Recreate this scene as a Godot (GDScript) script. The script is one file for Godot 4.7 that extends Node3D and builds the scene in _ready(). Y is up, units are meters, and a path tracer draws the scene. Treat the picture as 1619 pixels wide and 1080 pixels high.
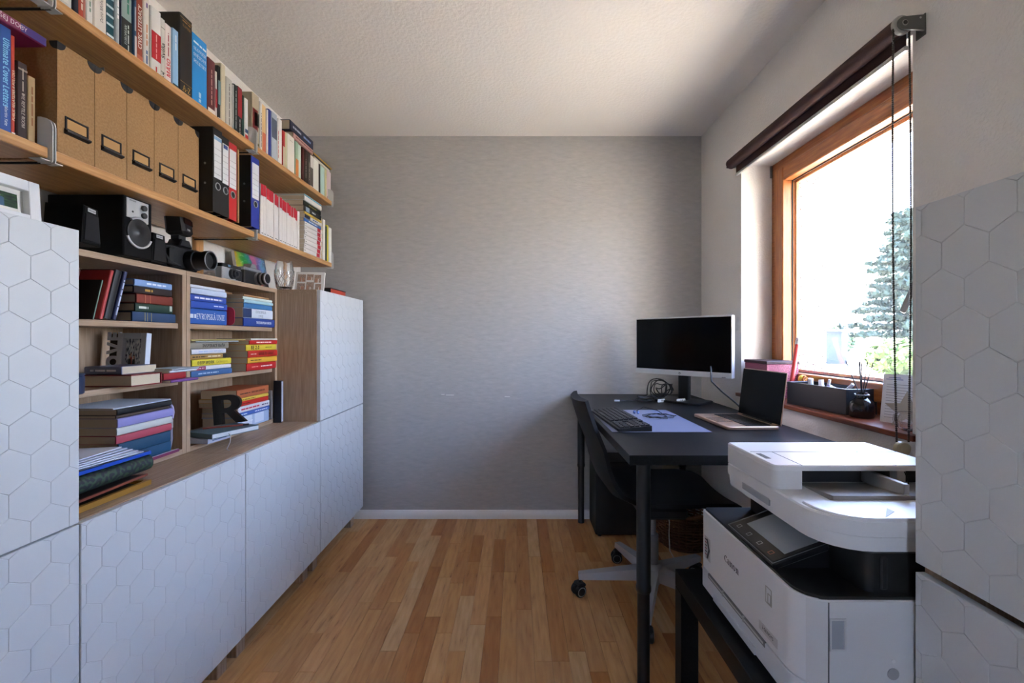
extends Node3D
# A small study: base cabinets and open shelf units along one wall, wall shelves of books above,
# a desk under the window opposite. x: across the room, y: up, -z: towards the grey end wall.

var M := {}
var used := {}
var rng := RandomNumberGenerator.new()

const FLOOR_END := -2.817
const WALL_L := -1.375
const WALL_R := 1.175
const CEIL := 2.43


class MB:
	var v := PackedVector3Array()
	var n := PackedVector3Array()

	func tri(a: Vector3, b: Vector3, c: Vector3, na: Vector3, nb: Vector3, nc: Vector3) -> void:
		if (a - c).cross(a - b).dot(na + nb + nc) >= 0.0:
			v.append_array([a, b, c])
			n.append_array([na, nb, nc])
		else:
			v.append_array([a, c, b])
			n.append_array([na, nc, nb])

	func flat(a: Vector3, b: Vector3, c: Vector3, out: Vector3) -> void:
		var m := (a - c).cross(a - b)
		if m.length_squared() < 1e-20:
			return
		m = m.normalized()
		if m.dot(out) < 0.0:
			m = -m
		tri(a, b, c, m, m, m)

	func quad(a: Vector3, b: Vector3, c: Vector3, d: Vector3, out: Vector3) -> void:
		flat(a, b, c, out)
		flat(a, c, d, out)

	func box(at: Vector3, size: Vector3, ch := 0.0, basis := Basis()) -> MB:
		var h := size / 2.0
		var c := minf(ch, minf(h.x, minf(h.y, h.z)) * 0.9)
		var t := Transform3D(basis, at)
		for ax in 3:
			var u := (ax + 1) % 3
			var w := (ax + 2) % 3
			for s in [-1.0, 1.0]:
				var p := []
				for k in [[-1, -1], [1, -1], [1, 1], [-1, 1]]:
					var q := Vector3.ZERO
					q[ax] = s * h[ax]
					q[u] = k[0] * (h[u] - c)
					q[w] = k[1] * (h[w] - c)
					p.append(t * q)
				var o := Vector3.ZERO
				o[ax] = s
				quad(p[0], p[1], p[2], p[3], basis * o)
		if c > 0.0:
			for ax in 3:
				var u := (ax + 1) % 3
				var w := (ax + 2) % 3
				for su in [-1.0, 1.0]:
					for sw in [-1.0, 1.0]:
						var p := []
						for k in [[-1.0, 0], [1.0, 0], [1.0, 1], [-1.0, 1]]:
							var q := Vector3.ZERO
							q[ax] = k[0] * (h[ax] - c)
							q[u] = su * (h[u] - (c if k[1] else 0.0))
							q[w] = sw * (h[w] - (0.0 if k[1] else c))
							p.append(t * q)
						var o := Vector3.ZERO
						o[u] = su
						o[w] = sw
						quad(p[0], p[1], p[2], p[3], basis * o)
			for sx in [-1.0, 1.0]:
				for sy in [-1.0, 1.0]:
					for sz in [-1.0, 1.0]:
						var s := Vector3(sx, sy, sz)
						var e := s * (h - Vector3(c, c, c))
						flat(t * (e + Vector3(sx * c, 0, 0)), t * (e + Vector3(0, sy * c, 0)), t * (e + Vector3(0, 0, sz * c)), basis * s)
		return self

	func span(a: Vector3, b: Vector3, ch := 0.0) -> MB:
		return box((a + b) / 2.0, (b - a).abs(), ch)

	# a polygon in the local xy plane, pushed from z = 0 to z = depth; ch shrinks the far rim (convex outlines)
	func prism(poly: PackedVector2Array, t: Transform3D, depth: float, ch := 0.0) -> MB:
		var p := poly.duplicate()
		if Geometry2D.is_polygon_clockwise(p):
			p.reverse()
		var top := inset(p, ch) if ch > 0.0 else p
		var zt := depth
		var zm := depth - ch if ch > 0.0 else depth
		var count := p.size()
		var mid := Vector2.ZERO
		for q in p:
			mid += q / count
		var en := []
		for i in count:
			var e := p[(i + 1) % count] - p[i]
			en.append(Vector2(e.y, -e.x).normalized())
		for i in count:
			var a := p[i]
			var b := p[(i + 1) % count]
			var o := t.basis * Vector3(en[i].x, en[i].y, 0)
			var e0: Vector2 = en[(i + count - 1) % count]
			var e1: Vector2 = en[i]
			var e2: Vector2 = en[(i + 1) % count]
			var n0 := (e0 + e1).normalized() if e0.dot(e1) > 0.85 else e1
			var n1 := (e2 + e1).normalized() if e2.dot(e1) > 0.85 else e1
			var f0 := (t.basis * Vector3(n0.x, n0.y, 0)).normalized()
			var f1 := (t.basis * Vector3(n1.x, n1.y, 0)).normalized()
			if depth > 0.0005:
				tri(t * Vector3(a.x, a.y, 0), t * Vector3(b.x, b.y, 0), t * Vector3(b.x, b.y, zm), f0, f1, f1)
				tri(t * Vector3(a.x, a.y, 0), t * Vector3(b.x, b.y, zm), t * Vector3(a.x, a.y, zm), f0, f1, f0)
			if ch > 0.0:
				var ta := top[i]
				var tb := top[(i + 1) % count]
				quad(t * Vector3(a.x, a.y, zm), t * Vector3(b.x, b.y, zm), t * Vector3(tb.x, tb.y, zt), t * Vector3(ta.x, ta.y, zt), o.normalized() + t.basis.z.normalized())
		var idx := Geometry2D.triangulate_polygon(p)
		for i in range(0, idx.size(), 3):
			flat(t * Vector3(p[idx[i]].x, p[idx[i]].y, 0), t * Vector3(p[idx[i + 1]].x, p[idx[i + 1]].y, 0), t * Vector3(p[idx[i + 2]].x, p[idx[i + 2]].y, 0), -t.basis.z * signf(depth))
			flat(t * Vector3(top[idx[i]].x, top[idx[i]].y, zt), t * Vector3(top[idx[i + 1]].x, top[idx[i + 1]].y, zt), t * Vector3(top[idx[i + 2]].x, top[idx[i + 2]].y, zt), t.basis.z * signf(depth))
		return self

	static func inset(p: PackedVector2Array, by: float) -> PackedVector2Array:
		var out := PackedVector2Array()
		var count := p.size()
		for i in count:
			var a := p[(i + count - 1) % count]
			var b := p[i]
			var c := p[(i + 1) % count]
			var n1 := Vector2(a.y - b.y, b.x - a.x).normalized()
			var n2 := Vector2(b.y - c.y, c.x - b.x).normalized()
			var k := 1.0 + n1.dot(n2)
			out.append(b + (n1 + n2) * (by / maxf(k, 0.2)))
		return out

	# profile points are (radius, height)
	func lathe(prof: Array, t: Transform3D, seg := 20) -> MB:
		var norms := []
		for i in prof.size() - 1:
			var e: Vector2 = prof[i + 1] - prof[i]
			norms.append(Vector2(e.y, -e.x).normalized())
		for i in prof.size() - 1:
			var na: Vector2 = norms[i]
			var nb: Vector2 = norms[i]
			if i > 0 and norms[i - 1].dot(norms[i]) > 0.72:
				na = (norms[i - 1] + norms[i]).normalized()
			if i < norms.size() - 1 and norms[i + 1].dot(norms[i]) > 0.72:
				nb = (norms[i + 1] + norms[i]).normalized()
			for k in seg:
				var a0 := TAU * k / seg
				var a1 := TAU * (k + 1) / seg
				var d0 := Vector3(cos(a0), 0, sin(a0))
				var d1 := Vector3(cos(a1), 0, sin(a1))
				var up := Vector3.UP
				var p: Vector2 = prof[i]
				var q: Vector2 = prof[i + 1]
				var a := t * (d0 * p.x + up * p.y)
				var b := t * (d1 * p.x + up * p.y)
				var c := t * (d1 * q.x + up * q.y)
				var d := t * (d0 * q.x + up * q.y)
				var fa := (t.basis * (d0 * na.x + up * na.y)).normalized()
				var fb := (t.basis * (d1 * na.x + up * na.y)).normalized()
				var fc := (t.basis * (d1 * nb.x + up * nb.y)).normalized()
				var fd := (t.basis * (d0 * nb.x + up * nb.y)).normalized()
				if p.x > 1e-6:
					tri(a, b, c, fa, fb, fc)
				if q.x > 1e-6:
					tri(a, c, d, fa, fc, fd)
		return self

	func cyl(a: Vector3, b: Vector3, r: float, seg := 14, ch := 0.0, r2 := -1.0) -> MB:
		var y := (b - a).normalized()
		var x := y.cross(Vector3.RIGHT if absf(y.x) < 0.8 else Vector3.UP).normalized()
		var t := Transform3D(Basis(x, y, x.cross(y)), a)
		var l := (b - a).length()
		var e := r if r2 < 0.0 else r2
		if ch > 0.0:
			return lathe([Vector2(0, 0), Vector2(r - ch, 0), Vector2(r, ch), Vector2(e, l - ch), Vector2(e - ch, l), Vector2(0, l)], t, seg)
		return lathe([Vector2(0, 0), Vector2(r, 0), Vector2(e, l), Vector2(0, l)], t, seg)

	func ball(c: Vector3, r: Vector3, seg := 12, rings := 8, basis := Basis()) -> MB:
		var prof := []
		for i in rings + 1:
			var a := PI * i / rings - PI / 2
			prof.append(Vector2(cos(a) if i > 0 and i < rings else 0.0, sin(a)))
		return lathe(prof, Transform3D(basis * Basis.from_scale(r), c), seg)

	func tube(pts: Array, r: float, seg := 6, closed := false) -> MB:
		var count := pts.size()
		var rings := []
		var prev := Vector3.ZERO
		for i in count:
			var d: Vector3
			if closed:
				d = (pts[(i + 1) % count] - pts[(i + count - 1) % count]).normalized()
			else:
				d = (pts[mini(i + 1, count - 1)] - pts[maxi(i - 1, 0)]).normalized()
			var x: Vector3 = prev - d * prev.dot(d)
			if x.length() < 0.01:
				x = d.cross(Vector3.UP if absf(d.y) < 0.9 else Vector3.RIGHT)
			x = x.normalized()
			prev = x
			var y := d.cross(x)
			var ring := []
			for k in seg:
				var a := TAU * k / seg
				ring.append(x * cos(a) + y * sin(a))
			rings.append(ring)
		for i in (count if closed else count - 1):
			var j := (i + 1) % count
			for k in seg:
				var l := (k + 1) % seg
				var a: Vector3 = pts[i] + rings[i][k] * r
				var b: Vector3 = pts[i] + rings[i][l] * r
				var c: Vector3 = pts[j] + rings[j][l] * r
				var d: Vector3 = pts[j] + rings[j][k] * r
				tri(a, b, c, rings[i][k], rings[i][l], rings[j][l])
				tri(a, c, d, rings[i][k], rings[j][l], rings[j][k])
		return self

	# a frame: outer rectangle minus inner rectangle in the local xy plane, pushed along z
	func ring(w: float, h: float, b: float, depth: float, t: Transform3D, ch := 0.0) -> MB:
		for s in [-1.0, 1.0]:
			box(t * Vector3(s * (w - b) / 2.0, 0, depth / 2.0), Vector3(b, h, absf(depth)), ch, t.basis)
			box(t * Vector3(0, s * (h - b) / 2.0, depth / 2.0), Vector3(w - 2 * b, b, absf(depth)), ch, t.basis)
		return self

	func done() -> ArrayMesh:
		var arr := []
		arr.resize(Mesh.ARRAY_MAX)
		arr[Mesh.ARRAY_VERTEX] = v
		arr[Mesh.ARRAY_NORMAL] = n
		var m := ArrayMesh.new()
		m.add_surface_from_arrays(Mesh.PRIMITIVE_TRIANGLES, arr)
		return m


func numbered(called: String) -> String:
	used[called] = used.get(called, 0) + 1
	return called if used[called] == 1 else "%s_%03d" % [called, used[called] - 1]


func tag(o: Node3D, label: String, category := "", group := "", kind := "") -> Node3D:
	if label:
		o.set_meta("label", label)
	if category:
		o.set_meta("category", category)
	if group:
		o.set_meta("group", group)
	if kind:
		o.set_meta("kind", kind)
	return o


func thing(called: String, label: String, category: String, at := Vector3.ZERO, basis := Basis(), group := "") -> Node3D:
	var o := Node3D.new()
	o.name = numbered(called)
	add_child(o)
	o.transform = Transform3D(basis, at)
	tag(o, label, category, group)
	return o


func part(parent: Node3D, called: String, mesh: Mesh, m: Material, t := Transform3D()) -> MeshInstance3D:
	var o := MeshInstance3D.new()
	o.name = called
	o.mesh = mesh
	o.material_override = m
	o.transform = t
	parent.add_child(o, true)
	return o


func struct(called: String, mesh: Mesh, m: Material, label := "") -> MeshInstance3D:
	var o := MeshInstance3D.new()
	o.name = called
	o.mesh = mesh
	o.material_override = m
	add_child(o)
	tag(o, label, "", "", "structure")
	return o


func col(hex: String) -> Color:
	return Color.html(hex)


func mat(hex: String, rough := 0.6, metal := 0.0) -> StandardMaterial3D:
	var key := "%s_%.2f_%.2f" % [hex, rough, metal]
	if not M.has(key):
		var m := StandardMaterial3D.new()
		m.albedo_color = col(hex)
		m.roughness = rough
		m.metallic = metal
		M[key] = m
	return M[key]


func noise_tex(freq: float, ramp: Array, octaves := 4, seed_ := 1, size := 512, normal := false, kind := FastNoiseLite.TYPE_SIMPLEX_SMOOTH) -> NoiseTexture2D:
	var f := FastNoiseLite.new()
	f.noise_type = kind
	f.frequency = freq
	f.fractal_octaves = octaves
	f.seed = seed_
	var t := NoiseTexture2D.new()
	t.width = size
	t.height = size
	t.seamless = true
	t.noise = f
	if normal:
		t.as_normal_map = true
		t.bump_strength = 6.0
	elif ramp:
		var g := Gradient.new()
		var offs := PackedFloat32Array()
		var cols := PackedColorArray()
		for r in ramp:
			offs.append(r[0])
			cols.append(col(r[1]))
		g.offsets = offs
		g.colors = cols
		t.color_ramp = g
	return t


# wood or other grained stuff: a noise drawn out along one axis
func grained(key: String, tex: Texture2D, scale: Vector3, rough: float, tint := "ffffff", offset := Vector3.ZERO, bump: Texture2D = null, bump_cm := 0.0) -> StandardMaterial3D:
	var m := StandardMaterial3D.new()
	m.albedo_color = col(tint)
	m.albedo_texture = tex
	m.uv1_triplanar = true
	m.uv1_world_triplanar = true
	m.uv1_triplanar_sharpness = 8.0
	m.uv1_scale = scale
	m.uv1_offset = offset
	m.roughness = rough
	if bump:
		m.heightmap_enabled = true
		m.heightmap_texture = bump
		m.heightmap_scale = bump_cm
	M[key] = m
	return m


func faces_x(at: Vector3) -> Transform3D:      # local xy plane turned to face +x (local x runs to -z)
	return Transform3D(Basis(Vector3(0, 0, -1), Vector3.UP, Vector3(1, 0, 0)), at)


func faces_mx(at: Vector3) -> Transform3D:     # local xy plane turned to face -x
	return Transform3D(Basis(Vector3(0, 0, 1), Vector3.UP, Vector3(-1, 0, 0)), at)


func faces_y(at: Vector3) -> Transform3D:      # local xy plane turned to face up (local y runs to -z)
	return Transform3D(Basis(Vector3(1, 0, 0), Vector3(0, 0, -1), Vector3.UP), at)


# flat lettering, height of a capital about `h`, squeezed if longer than `most`; t: its local x runs along the line
func letters(parent: Node3D, text: String, h: float, most: float, hex: String, t: Transform3D, font := "Droid Sans", bold := false, italic := false) -> void:
	var key := "text_%s_%s_%s_%s" % [text, font, bold, italic]
	if not M.has(key):
		var f := SystemFont.new()
		f.font_names = PackedStringArray([font])
		if bold:
			f.font_weight = 700
		f.font_italic = italic
		var tm := TextMesh.new()
		tm.text = text
		tm.font = f
		tm.font_size = 24
		tm.pixel_size = 0.01
		tm.depth = 0.0
		tm.curve_step = 1.5
		M[key] = tm
	var mesh: TextMesh = M[key]
	var size := mesh.get_aabb().size
	if size.x <= 0.0:
		return
	var k := h / 0.172
	var kx := minf(k, most / size.x)
	part(parent, "lettering", mesh, mat(hex, 0.6), t * Transform3D(Basis.from_scale(Vector3(kx, k, 1.0)), Vector3.ZERO))


func circle(r: float, seg := 20, a0 := 0.0, a1 := TAU) -> PackedVector2Array:
	var p := PackedVector2Array()
	var full := is_equal_approx(a1 - a0, TAU)
	for i in (seg if full else seg + 1):
		var a := a0 + (a1 - a0) * i / seg
		p.append(Vector2(cos(a), sin(a)) * r)
	return p


func rounded(w: float, h: float, r: float, seg := 4) -> PackedVector2Array:
	var p := PackedVector2Array()
	for k in 4:
		var c: Vector2 = [Vector2(w / 2 - r, h / 2 - r), Vector2(-w / 2 + r, h / 2 - r), Vector2(-w / 2 + r, -h / 2 + r), Vector2(w / 2 - r, -h / 2 + r)][k]
		for i in seg + 1:
			var a := PI / 2 * (k + float(i) / seg)
			p.append(c + Vector2(cos(a), sin(a)) * r)
	return p


func _ready() -> void:
	rng.seed = 7
	look()
	materials()
	room()
	window_wall()
	garden()
	cabinets()
	wall_shelves()
	desk_side()
	printer()
	chair()
	sill_things()
	blind()
	shelf_books()
	shelf_files()
	unit_top_things()
	unit_contents()


func look() -> void:
	var cam := Camera3D.new()
	cam.name = "camera"
	cam.position = Vector3(0, 1.143, 0)
	cam.near = 0.05
	cam.far = 300.0
	cam.projection = Camera3D.PROJECTION_FRUSTUM
	cam.size = 1080.0 / 700.0 * cam.near
	cam.frustum_offset = Vector2(-7.5, -5.0) / 700.0 * cam.near
	add_child(cam)
	cam.current = true
	var env := Environment.new()
	env.background_mode = Environment.BG_SKY
	var sky := Sky.new()
	var sm := ProceduralSkyMaterial.new()
	sm.sky_top_color = Color(0.58, 0.71, 0.94)
	sm.sky_horizon_color = Color(0.92, 0.95, 0.99)
	sm.sky_curve = 0.18
	sm.ground_bottom_color = Color(0.62, 0.6, 0.56)
	sm.ground_horizon_color = Color(0.8, 0.8, 0.78)
	sky.sky_material = sm
	env.sky = sky
	env.background_energy_multiplier = 11.0
	env.tonemap_mode = Environment.TONE_MAPPER_LINEAR
	env.tonemap_exposure = 3.9
	env.sdfgi_enabled = true
	env.ssao_enabled = true
	env.ssil_enabled = true
	var we := WorldEnvironment.new()
	we.name = "surroundings"
	we.environment = env
	add_child(we)
	# the sun stands high behind the house: it lights the garden and does not shine in
	var sun := DirectionalLight3D.new()
	sun.name = "sun"
	sun.light_color = Color(1.0, 0.95, 0.87)
	sun.light_energy = 13.0
	sun.light_angular_distance = 0.6
	sun.shadow_enabled = true
	sun.sky_mode = DirectionalLight3D.SKY_MODE_LIGHT_ONLY
	add_child(sun)
	sun.look_at_from_position(Vector3(-2.5, 12, -9), Vector3.ZERO)


func materials() -> void:
	var fine := noise_tex(0.05, [], 3, 5)
	var lumps := noise_tex(0.035, [], 4, 9)
	var plaster := mat("e2ded8", 0.92)
	plaster.uv1_triplanar = true
	plaster.uv1_world_triplanar = true
	plaster.uv1_scale = Vector3(3, 3, 3)
	plaster.heightmap_enabled = true
	plaster.heightmap_texture = fine
	plaster.heightmap_scale = 0.12
	M.plaster = plaster
	var ceil_m := mat("e4dfd9", 0.95)
	ceil_m.uv1_triplanar = true
	ceil_m.uv1_world_triplanar = true
	ceil_m.uv1_scale = Vector3(2.6, 2.6, 2.6)
	ceil_m.heightmap_enabled = true
	ceil_m.heightmap_texture = lumps
	ceil_m.heightmap_scale = 0.12
	M.ceiling = ceil_m
	# grey end wall, brushed in level strokes
	var strokes := noise_tex(0.02, [[0.0, "a6a3a0"], [0.4, "acaaa7"], [0.6, "aeaba8"], [1.0, "b4b1ae"]], 5, 21)
	var grey := grained("grey_wall", strokes, Vector3(1.1, 3.6, 1.0), 0.55, "ffffff", Vector3.ZERO, noise_tex(0.03, [], 5, 22), 0.07)
	grey.metallic_specular = 0.4
	var stucco := mat("e6e2da", 0.95)
	stucco.uv1_triplanar = true
	stucco.uv1_world_triplanar = true
	stucco.uv1_scale = Vector3(2.2, 2.2, 2.2)
	stucco.albedo_texture = noise_tex(0.09, [[0.0, "1a1610"], [0.36, "3a352c"], [0.43, "ffffff"], [1.0, "ffffff"]], 2, 31)
	stucco.heightmap_enabled = true
	stucco.heightmap_texture = noise_tex(0.07, [], 3, 33)
	stucco.heightmap_scale = 0.7
	M.stucco = stucco
	var grain := noise_tex(0.016, [[0.0, "957b62"], [0.35, "a58b71"], [0.65, "ae957b"], [1.0, "bda68d"]], 5, 41)
	grained("oak_z", grain, Vector3(12, 12, 0.6), 0.5)
	grained("oak_y", grain, Vector3(15, 0.6, 15), 0.5)
	var bam := noise_tex(0.02, [[0.0, "a97a49"], [0.4, "b98855"], [0.7, "c59661"], [1.0, "d2a775"]], 4, 51)
	grained("bamboo_z", bam, Vector3(9, 9, 0.5), 0.42)
	grained("bamboo_y", bam, Vector3(9, 0.5, 9), 0.42)
	var pine := noise_tex(0.018, [[0.0, "7a431b"], [0.4, "935426"], [0.7, "9f5f2b"], [1.0, "b07038"]], 4, 61)
	grained("frame_z", pine, Vector3(8, 8, 0.6), 0.38)
	grained("frame_y", pine, Vector3(8, 0.6, 8), 0.38)
	grained("sill", noise_tex(0.018, [[0.0, "5d2c16"], [0.5, "743a1e"], [1.0, "884a28"]], 4, 62), Vector3(8, 8, 0.6), 0.3)
	# floor strips: one grain, several tones
	var fl := noise_tex(0.012, [[0.0, "7e5636"], [0.1, "b0865c"], [0.25, "caa072"], [0.6, "d5ac7c"], [1.0, "dcb78a"]], 5, 71, 1024)
	var tones := ["ffffff", "f4e6d6", "ffeedd", "e8cfb4", "fff4e6", "eedac4", "dcbc9c", "f8e8d0"]
	for i in tones.size():
		var f := grained("floor_%d" % i, fl, Vector3(3.2, 3.2, 0.4), 0.42, tones[i], Vector3(0.137 * i, 0.31 * i, 0.173 * i))
		f.metallic_specular = 0.4
	var black_wood := grained("black_desk", noise_tex(0.03, [[0.0, "101011"], [0.5, "161617"], [1.0, "202021"]], 5, 81), Vector3(6, 6, 1.2), 0.38)
	black_wood.metallic_specular = 0.3
	M.door = mat("c9ccce", 0.4)
	M.white = mat("e2e2e1", 0.35)
	M.steel = mat("cbcdcd", 0.42)
	var card := grained("card", noise_tex(0.05, [[0.0, "957350"], [0.5, "a07e59"], [1.0, "ab8964"]], 4, 91), Vector3(5, 5, 5), 0.85)
	card.metallic_specular = 0.2
	M.pages = grained("pages", noise_tex(0.08, [[0.0, "b3a48c"], [0.5, "cdbfa6"], [1.0, "ddd1ba"]], 2, 92), Vector3(14, 14, 14), 0.9)
	var glass := StandardMaterial3D.new()
	glass.transparency = BaseMaterial3D.TRANSPARENCY_ALPHA
	glass.albedo_color = Color(1, 1, 1, 0.04)
	glass.roughness = 0.02
	M.pane = glass
	var fabric := mat("11131a", 0.95)
	fabric.rim_enabled = true
	fabric.rim = 0.25
	M.fabric = fabric


func room() -> void:
	var zr := 1.25
	struct("floor", MB.new().span(Vector3(WALL_L - 0.2, -0.25, FLOOR_END - 0.2), Vector3(WALL_R + 0.38, -0.012, zr + 0.2)).done(), mat("8a5f36", 0.6))
	var floor_node: Node3D = get_node("floor")
	var bed := MB.new()
	var meshes := {}
	var w := 0.0625
	var x := WALL_L
	var row := 0
	while x < WALL_R - 0.01:
		var w_here := minf(w, WALL_R - x)
		var z := FLOOR_END
		var first := true
		while z < zr - 0.01:
			var l := snappedf(rng.randf_range(0.28, 0.78), 0.05)
			if first:
				l = snappedf(rng.randf_range(0.15, 0.7), 0.05)
			first = false
			if z + l > zr - 0.2:
				l = zr - z
			var c := Vector3(x + w_here / 2, -0.006, z + l / 2)
			var size := Vector3(w_here - 0.0005, 0.012, l - 0.0005)
			var seen := x > -1.03 and x < 1.1 and z < -0.95
			if seen:
				var key := "plank_%.3f_%.3f" % [w_here, l]
				if not meshes.has(key):
					meshes[key] = MB.new().box(Vector3.ZERO, size, 0.0007).done()
				part(floor_node, "plank", meshes[key], M["floor_%d" % rng.randi_range(0, 7)], Transform3D(Basis(), c))
			else:
				bed.box(c, size, 0.0007)
			z += l
		x += w
		row += 1
	tag(part(floor_node, "plank_rest", bed.done(), M.floor_0), "", "", "", "stuff")
	struct("ceiling", MB.new().span(Vector3(WALL_L - 0.2, CEIL, FLOOR_END - 0.2), Vector3(WALL_R + 0.38, CEIL + 0.25, zr + 0.2)).done(), M.ceiling)
	struct("wall_back", MB.new().span(Vector3(WALL_L - 0.2, -0.012, FLOOR_END - 0.2), Vector3(WALL_R + 0.38, CEIL, FLOOR_END)).done(), M.grey_wall, "grey brushed end wall behind the desk")
	var wall: Node3D = get_node("wall_back")
	for q in [[-0.425, 0.782, 0.05], [-0.06, 0.772, 0.035], [-0.47, 0.786, 0.02]]:
		part(wall, "paint_chip", MB.new().box(Vector3(q[0], q[1], FLOOR_END), Vector3(q[2], 0.004, 0.001)).done(), mat("dcd9d4", 0.8))
	struct("wall_left", MB.new().span(Vector3(WALL_L - 0.2, -0.012, FLOOR_END), Vector3(WALL_L, CEIL, zr + 0.2)).done(), M.plaster)
	# the wall behind the camera has a small window of its own
	var o0 := Vector2(-0.22, 0.95)
	var o1 := Vector2(0.2, 1.6)
	var mb := MB.new()
	mb.span(Vector3(WALL_L, -0.012, zr), Vector3(o0.x, CEIL, zr + 0.2))
	mb.span(Vector3(o1.x, -0.012, zr), Vector3(WALL_R + 0.38, CEIL, zr + 0.2))
	mb.span(Vector3(o0.x, -0.012, zr), Vector3(o1.x, o0.y, zr + 0.2))
	mb.span(Vector3(o0.x, o1.y, zr), Vector3(o1.x, CEIL, zr + 0.2))
	struct("wall_rear", mb.done(), M.plaster)
	var t := Transform3D(Basis(), Vector3((o0.x + o1.x) / 2, (o0.y + o1.y) / 2, zr + 0.09))
	var win := struct("window_2", MB.new().ring(o1.x - o0.x, o1.y - o0.y, 0.05, 0.06, t, 0.003).done(), M.frame_y, "small wooden window in the wall facing the grey end wall")
	part(win, "pane", MB.new().box(t.origin + Vector3(0, 0, 0.03), Vector3(o1.x - o0.x - 0.09, o1.y - o0.y - 0.09, 0.004)).done(), M.pane)
	# white rounded skirting along the end wall
	var prof := PackedVector2Array([Vector2(0, 0), Vector2(0.018, 0), Vector2(0.018, 0.02), Vector2(0.015, 0.036), Vector2(0.008, 0.048), Vector2(0.0, 0.052)])
	var bt := Transform3D(Basis(Vector3(0, 0, 1), Vector3.UP, Vector3(-1, 0, 0)), Vector3(WALL_R, 0, FLOOR_END))
	var bm := MB.new().prism(prof, bt, WALL_R - WALL_L)
	struct("baseboard_back", bm.done(), mat("e4e2df", 0.4), "white skirting board along the grey end wall")


func window_wall() -> void:
	var zr := 1.25
	var d0 := -1.314
	var d1 := -2.317
	var y0 := 0.842
	var y1 := 2.045
	var mb := MB.new()
	mb.span(Vector3(WALL_R, -0.012, d0), Vector3(1.40, CEIL, zr))
	mb.span(Vector3(WALL_R, -0.012, FLOOR_END), Vector3(1.40, CEIL, d1))
	mb.span(Vector3(WALL_R, -0.012, d1), Vector3(1.40, y0, d0))
	mb.span(Vector3(WALL_R, y1, d1), Vector3(1.40, CEIL, d0))
	struct("wall_right", mb.done(), M.plaster, "white plastered wall around the window")
	# outer skin of the house, rough render, with a tighter opening
	var e0 := -1.40
	var e1 := -2.225
	mb = MB.new()
	mb.span(Vector3(1.40, -0.6, e0), Vector3(1.555, 3.2, zr + 0.2))
	mb.span(Vector3(1.40, -0.6, FLOOR_END - 0.2), Vector3(1.555, 3.2, e1))
	mb.span(Vector3(1.40, -0.6, e1), Vector3(1.555, 0.94, e0))
	mb.span(Vector3(1.40, 1.955, e1), Vector3(1.555, 3.2, e0))
	struct("wall_outside", mb.done(), M.stucco, "rough white rendered outside face of the wall")
	# window: fixed frame, sash, beads, pane, handle
	var zc := (d0 + d1) / 2
	var w := d0 - d1
	var yc := (0.86 + y1) / 2
	var h := y1 - 0.86
	var win := struct("window_1", MB.new().ring(w, h, 0.05, 0.066, Transform3D(Basis(Vector3(0, 0, -1), Vector3.UP, Vector3(1, 0, 0)), Vector3(1.334, yc, zc)), 0.003).done(), M.frame_z, "orange brown wooden window above the desk")
	for s in [-1.0, 1.0]:
		part(win, "sash_stile", MB.new().box(Vector3(1.358, yc, zc + s * (w / 2 - 0.083)), Vector3(0.076, h - 0.1, 0.07), 0.004).done(), M.frame_y)
	for s in [-1.0, 1.0]:
		part(win, "sash_rail", MB.new().box(Vector3(1.358, yc + s * (h / 2 - 0.083), zc), Vector3(0.0755, 0.07, w - 0.24), 0.004).done(), M.frame_z)
	part(win, "glazing_bead", MB.new().ring(w - 0.236, h - 0.236, 0.014, 0.012, faces_x(Vector3(1.381, yc, zc))).done(), M.frame_y)
	part(win, "gasket", MB.new().ring(w - 0.236, h - 0.236, 0.004, 0.004, faces_x(Vector3(1.3665, yc, zc))).done(), mat("202020", 0.7))
	part(win, "pane", MB.new().box(Vector3(1.3745, yc, zc), Vector3(0.005, h - 0.236, w - 0.236)).done(), M.pane)
	var hd := MB.new()
	hd.box(Vector3(1.316, 1.34, -1.395), Vector3(0.01, 0.07, 0.03), 0.003)
	hd.cyl(Vector3(1.315, 1.345, -1.395), Vector3(1.272, 1.345, -1.395), 0.009, 12, 0.001)
	var hdir := Vector3(0, -0.115, -0.062).normalized()
	var hb := Basis(Vector3(1, 0, 0), hdir, Vector3(1, 0, 0).cross(hdir))
	hd.box(Vector3(1.270, 1.345, -1.395) + hdir * 0.06, Vector3(0.012, 0.145, 0.021), 0.004, hb)
	part(win, "handle", hd.done(), mat("8d8a86", 0.35, 0.8))
	part(win, "hinge", MB.new().cyl(Vector3(1.328, 1.98, -2.311), Vector3(1.328, 2.04, -2.311), 0.006, 10).done(), mat("77756f", 0.4, 0.7))
	# the sill board
	var sill := MB.new().span(Vector3(1.148, 0.842, d1 - 0.008), Vector3(1.40, 0.86, d0 + 0.03), 0.002)
	struct("trim_1", sill.done(), M.sill, "dark red brown wooden window sill board")


func leafy(mb: MB, c: Vector3, r: Vector3, count: int, size: float) -> void:
	for i in count:
		var u := Vector3(rng.randfn(), rng.randfn(), rng.randfn()).normalized()
		var p := c + u * r * pow(rng.randf_range(0.25, 1.0), 0.5)
		var a := Vector3(rng.randfn(), rng.randfn(), rng.randfn()).normalized() * size
		var b := u.cross(a).normalized() * size * 0.6
		mb.flat(p - a, p + b, p + a, u)
		mb.flat(p - a, p - b, p + a, u)


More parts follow.
